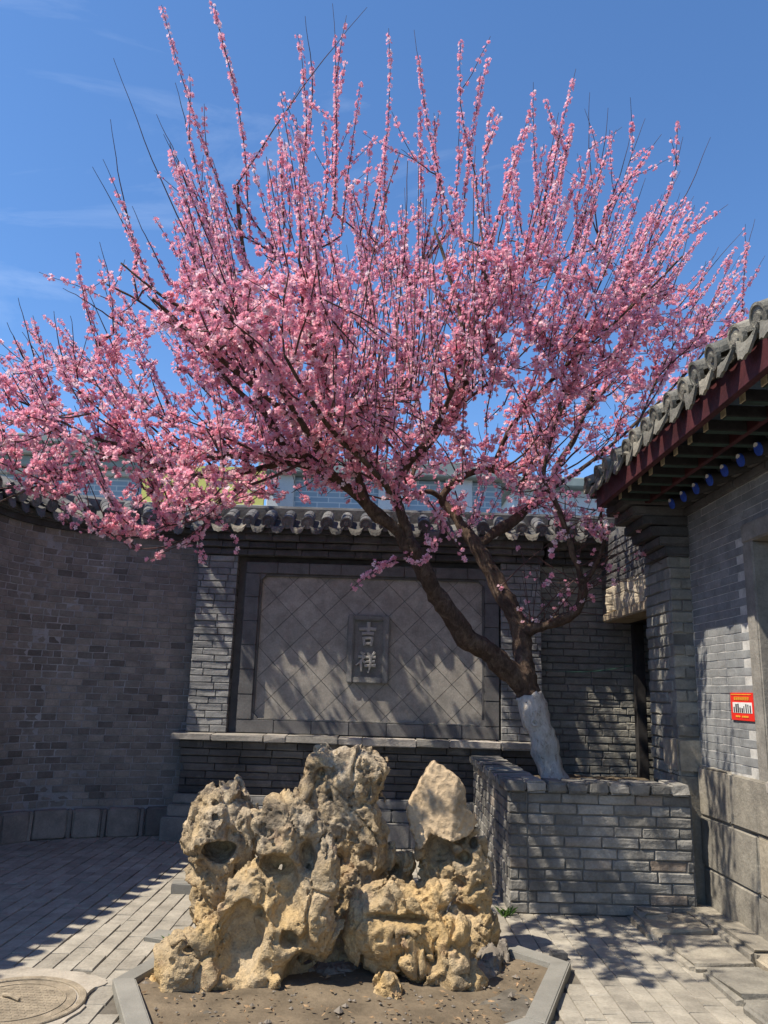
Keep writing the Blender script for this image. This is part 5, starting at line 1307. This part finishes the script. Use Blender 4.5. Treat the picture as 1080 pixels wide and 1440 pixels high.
for (tx, ty, bx, by, yb, yt, bare) in LONG:
    a, b = at_y(bx, by, back(bx, yb)), at_y(tx, ty, back(tx, yt)); n = 12; tt = np.linspace(0, 1, n)
    lx = np.cross(b - a, [0, 0, 1.0]); lx /= np.linalg.norm(lx) + 1e-6; bow = tr.normal(0, .03) * np.linalg.norm(b - a)
    q = a + (b - a) * tt[:, None] + lx * (bow * np.sin(np.pi * tt))[:, None]; q += np.cumsum(tr.normal(0, .004, (n, 3)), 0)
    # root the shoot on the nearest branch below it
    best = min((float(np.linalg.norm(s[0][-1] - a)), i) for i, s in enumerate(sec)); root = sec[best[1]][0][-1]
    if best[0] < .9: q = np.vstack([root, (root + a) / 2 + tr.normal(0, .02, 3), q])
    BR.append((q, .008, .002, 4, 100, bare))
    for k in range(tr.integers(0, 3)):
        i = tr.integers(3, len(q) - 4); d = (q[i + 1] - q[i]) + tr.normal(0, .05, 3); g_ = grow(q[i], d, tr.uniform(.25, .6), 6, 0, 0, .05, .02)
        BR.append((g_, .004, .0018, 4, 58, .3 if bare > .5 else .0))
# random thin extra shoots that break the crown's upper outline
for k in range(150):
    pts, r0 = sec[tr.integers(len(sec))]; p = pts[-1]; x, y, d = project(p)
    if y > 480 or p[1] < back(x, 4.0): continue
    q = grow(p, np.array([tr.normal(0, .12), tr.normal(0, .15), 1]) + radial(p) * .35, tr.uniform(.4, .9), 8, 0, 0, .03, .01)
    BR.append((q, .005, .0018, 4, 60, tr.choice([0, 0, .2, .9])))
for k in range(70):
    p = np.array([tr.uniform(-.35, .75), tr.uniform(4.7, 5.7), tr.uniform(2.9, 4.0)]); x, y, d = project(p)
    q = grow(p, np.array([tr.normal(0, .15), tr.normal(0, .12), 1.0]), tr.uniform(.8, 1.7), 9, 0, 0, .04, .01)
    if not inside(q[0] + np.array([0, 1.2, 0])): continue
    best = min((float(np.linalg.norm(s_[0][-1] - p)), i) for i, s_ in enumerate(sec)); root = sec[best[1]][0][-1]
    if best[0] > .75: continue
    BR.append((np.vstack([root, (root + p) / 2 + tr.normal(0, .03, 3), q]), .006, .0022, 4, 40, .2))
# hanging sprays over the wall and the bare tangle by the right fork
HANG = [([(432, 648, 6.2), (380, 672, 6.1), (320, 695, 6.0), (290, 735, 5.95), (245, 765, 5.9), (195, 772, 5.85), (175, 765, 5.85)], .014, .5), ([(290, 735, 5.95), (270, 760, 5.95), (240, 772, 5.9), (205, 790, 5.9)], .006, .0),
        ([(320, 695, 6.0), (300, 712, 5.95), (310, 735, 5.95), (325, 750, 5.9), (336, 782, 5.9)], .006, .0), ([(245, 765, 5.9), (200, 750, 5.9), (160, 740, 5.85), (140, 735, 5.85)], .005, 0), ([(195, 772, 5.85), (165, 752, 5.8), (130, 748, 5.8), (95, 735, 5.8), (85, 715, 5.8)], .005, 0),
        ([(300, 712, 5.95), (285, 745, 5.95), (280, 770, 5.9), (292, 796, 5.9)], .005, 0), ([(372, 655, 6.1), (340, 690, 6.05), (300, 720, 6.0), (255, 742, 6.0)], .006, .2),
        ([(583, 778, 6.7), (560, 785, 6.6), (535, 798, 6.55), (510, 815, 6.5), (492, 830, 6.5)], .005, .0), ([(560, 785, 6.6), (540, 795, 6.55), (520, 788, 6.55)], .004, 0),
        ([(600, 700, 6.6), (620, 735, 6.5), (610, 770, 6.45), (590, 792, 6.4), (575, 790, 6.4)], .007, 0), ([(620, 735, 6.5), (640, 765, 6.5), (655, 785, 6.5), (640, 788, 6.5)], .005, 0), ([(620, 720, 6.5), (600, 745, 6.45), (605, 775, 6.4)], .006, 0), ([(640, 690, 6.5), (650, 730, 6.5), (640, 760, 6.5)], .006, 0),
        ([(797, 745, 6.92), (780, 760, 6.8), (775, 790, 6.8), (778, 803, 6.8)], .004, .2)]
for pts, r0, bare in HANG:
    P, _ = W(*[(a, b, c, 0) for a, b, c in pts]); P, _ = smooth_line(P, np.zeros(len(P)), 4); BR.append((P, r0, .002, 5, 62 if r0 < .012 else 24, bare))
for k in range(60):
    x0, y0 = tr.uniform(770, 835), tr.uniform(810, 872); p = at_y(x0, y0, tr.uniform(6.9, 7.1)); src = LIMBS['B3a' if tr.random() < .4 else 'B3'][0]; p = src[tr.integers(3, len(src) - 2 if len(src) < 40 else 16)]
    q = grow(p, np.array([tr.normal(.15, .7), tr.normal(0, .6), tr.uniform(-.05, .9)]), tr.uniform(.2, .75), 7, 0, 0, .1, .02); BR.append((q, .0045, .0016, 6, 5, 0))
for pts in ([(745, 880, 7.2), (790, 830, 7.1), (850, 790, 7.0), (900, 765, 6.9), (930, 742, 6.9)], [(770, 876, 7.1), (820, 815, 7.0), (850, 790, 6.9), (870, 760, 6.9)], [(700, 830, 7.3), (740, 790, 7.2), (800, 745, 7.1), (860, 700, 7.0)], [(821, 826, 7.0), (870, 800, 6.9), (900, 780, 6.9), (932, 748, 6.85)], [(730, 720, 7.2), (760, 700, 7.1), (800, 710, 7.0), (850, 720, 6.9), (900, 728, 6.8), (935, 748, 6.8)]):
    P, _ = W(*[(a, b, c, 0) for a, b, c in pts]); P, _ = smooth_line(P, np.zeros(len(P)), 4); BR.append((P, .007, .002, 6, 12, 0))
    for k in range(5):
        i = tr.integers(2, len(P) - 1); q = grow(P[i], tr.normal(0, 1, 3) + np.array([.1, 0, .3]), tr.uniform(.15, .45), 5, 0, 0, .1, .03); BR.append((q, .0035, .0015, 6, 16, 0))

TV, TF, nb = [], [], 0; BP, BN, BS = [], [], []
for (P, r0, r1, lev, dens, bare) in BR:
    n = len(P)
    if r0 is not None:
        rr = np.linspace(r0, r1, n); V, Fq = tube_np(P, rr, 5 if r0 > .006 else 4); TV.append(V); TF.append(Fq + nb); nb += len(V)
    seg = np.linalg.norm(np.diff(P, axis=0), axis=1); S = np.concatenate([[0], np.cumsum(seg)]); Lt = S[-1]
    if lev == 4 and bare > .85: dens = 6
    qx, qy, _q = project(P[n // 2])
    if qx > 740 and qy > 560: dens *= .5
    m = tr.poisson(max(dens * (.8 if lev in (1, 2, 3) else .95) * Lt * (1 - bare), .01))
    if m == 0: continue
    # flowers sit in little whorls along the wood
    nw = max(1, int(m / 2.6)); whorl = (tr.random(nw) if lev < 4 else (np.arange(nw) + tr.random(nw) * .7) / nw) * Lt * (1 - bare); s = whorl[tr.integers(len(whorl), size=m)] + tr.normal(0, .008, m); s = np.clip(s, 0.01, Lt)
    pos = np.stack([np.interp(s, S, P[:, k]) for k in range(3)], 1); t = np.stack([np.interp(np.clip(s + .01, 0, Lt), S, P[:, k]) - np.interp(np.clip(s - .01, 0, Lt), S, P[:, k]) for k in range(3)], 1)
    t /= np.linalg.norm(t, axis=1, keepdims=True) + 1e-9
    nrm = tr.normal(0, 1, (m, 3)); nrm -= t * (nrm * t).sum(1, keepdims=True); nrm /= np.linalg.norm(nrm, axis=1, keepdims=True) + 1e-9
    BS.append(np.full(m, tr.uniform(.68, .84) if lev == 4 else 1.0))
    off = tr.uniform(.012, .026, m) * (.72 if lev == 4 else 1) + (.006 if lev < 4 else 0)
    BP.append(pos + nrm * off[:, None]); nrm = nrm + t * .25 + tr.normal(0, .25, (m, 3)); BN.append(nrm / np.linalg.norm(nrm, axis=1, keepdims=True))
tb = np.array(tree.location)
o = bpy.data.objects.new('twigs', mesh_np('twigs', np.concatenate(TV) - tb, np.concatenate(TF), M_TWIG, True)); COL.objects.link(o); o.parent = tree; o['kind'] = 'stuff'

def petals(seed):
    r = np.random.default_rng(seed); V, Fc = [], []
    for (n, rad, z0, zt, w, ph) in ((5, 1.0, .0, .32, .62, r.uniform(0, 1)), (4, .66, .08, .62, .5, r.uniform(0, 1))):
        for i in range(n):
            a = ph + 2 * math.pi * i / n + r.normal(0, .12); c, s = math.cos(a), math.sin(a); b = len(V); rr = rad * r.uniform(.85, 1.15); zz = zt * r.uniform(.6, 1.4)
            V += [(c * .05, s * .05, z0 - .1), (c * rr * .62 + s * w * .6, s * rr * .62 - c * w * .6, z0 + zz * .55 + r.normal(0, .06)), (c * rr, s * rr, z0 + zz), (c * rr * .62 - s * w * .6, s * rr * .62 + c * w * .6, z0 + zz * .55 + r.normal(0, .06))]
            Fc.append((b, b + 1, b + 2, b + 3))
    return np.array(V), np.array(Fc)
def mat_petal():
    t = NT('petal'); at = t.n('ShaderNodeAttribute', attribute_name='tint'); oi = t.n('ShaderNodeObjectInfo')
    r = t.math('FRACT', t.math('ADD', at.outputs['Fac'], oi.outputs['Random']), 0)
    c = t.ramp(r, [(0, (.86, .40, .50)), (.4, (.93, .57, .645)), (.8, (.96, .74, .78)), (1, (.98, .88, .89))])
    c = t.mix(1.0, c, t.ramp(t.geo.outputs['Random Per Island'], [(0, .86), (1, 1.12)]), 'MULTIPLY')
    d = t.n('ShaderNodeBsdfDiffuse'); tl = t.n('ShaderNodeBsdfTranslucent'); m = t.n('ShaderNodeMixShader'); m.inputs[0].default_value = .5
    t.l(c, d.inputs[0]); t.l(t.mix(1.0, c, (1.0, .82, .86), 'MULTIPLY'), tl.inputs[0]); t.l(d.outputs[0], m.inputs[1]); t.l(tl.outputs[0], m.inputs[2]); t.l(m.outputs[0], t.out.inputs[0]); return t.m
M_PETAL = mat_petal()
BP = np.concatenate(BP); BN = np.concatenate(BN); nbl = len(BP)
size = .0245 * tr.uniform(.72, 1.2, nbl) * np.concatenate(BS); tint = np.clip(.45 + .3 * gnoise(BP * 1.7) + tr.normal(0, .2, nbl), 0.01, .99)
ref = np.where(np.abs(BN[:, 2:3]) < .9, np.array([[0, 0, 1.0]]), np.array([[1.0, 0, 0]])); U_ = np.cross(ref, BN); U_ /= np.linalg.norm(U_, axis=1, keepdims=True); W_ = np.cross(BN, U_)
ang = tr.uniform(0, 6.28, nbl); ca, sa = np.cos(ang)[:, None], np.sin(ang)[:, None]; U2 = U_ * ca + W_ * sa; W2 = -U_ * sa + W_ * ca
templ = [petals(k) for k in range(4)]; kind = tr.integers(4, size=nbl)
q = BP - EYE; dep = q @ CD; sx = 540 + F_PX * (q @ CR) / dep; sy = 720 - F_PX * (q @ CU) / dep
vis = (sx > 0) & (sx < 1080) & (sy > 0) & (sy < 1440); big = np.where(vis, size / dep, 0); single = np.argsort(-big)[:300]; rest = np.ones(nbl, bool); rest[single] = False
BVs, BFs, BT, nb = [], [], [], 0
for k in range(4):
    m = np.where(rest & (kind == k))[0]; V, Fc = templ[k]
    X = (V[None, :, 0:1] * U2[m, None, :] + V[None, :, 1:2] * W2[m, None, :] + V[None, :, 2:3] * BN[m, None, :]) * size[m, None, None] + BP[m, None, :]
    BVs.append(X.reshape(-1, 3)); BFs.append((Fc[None] + (np.arange(len(m)) * len(V))[:, None, None] + nb).reshape(-1, 4)); BT.append(np.repeat(tint[m], len(V))); nb += len(m) * len(V)
me = mesh_np('blossoms', np.concatenate(BVs) - tb, np.concatenate(BFs), M_PETAL, False)
at = me.attributes.new('tint', 'FLOAT', 'POINT'); at.data.foreach_set('value', np.concatenate(BT).astype(np.float32))
o = bpy.data.objects.new('blossoms', me); COL.objects.link(o); o.parent = tree; o['kind'] = 'stuff'
tm = []
for k in range(4):
    me = mesh_np('blossom', templ[k][0], templ[k][1], M_PETAL, False); at = me.attributes.new('tint', 'FLOAT', 'POINT'); at.data.foreach_set('value', np.full(len(templ[k][0]), .3, np.float32)); tm.append(me)
for i in single:
    o = bpy.data.objects.new('blossom', tm[kind[i]]); COL.objects.link(o); o.parent = tree
    mt = Matrix.Identity(4)
    for c, v in enumerate((U2[i], W2[i], BN[i])):
        for r_ in range(3): mt[r_][c] = float(v[r_] * size[i])
    for r_ in range(3): mt[r_][3] = float(BP[i][r_] - tb[r_])
    o.matrix_basis = mt
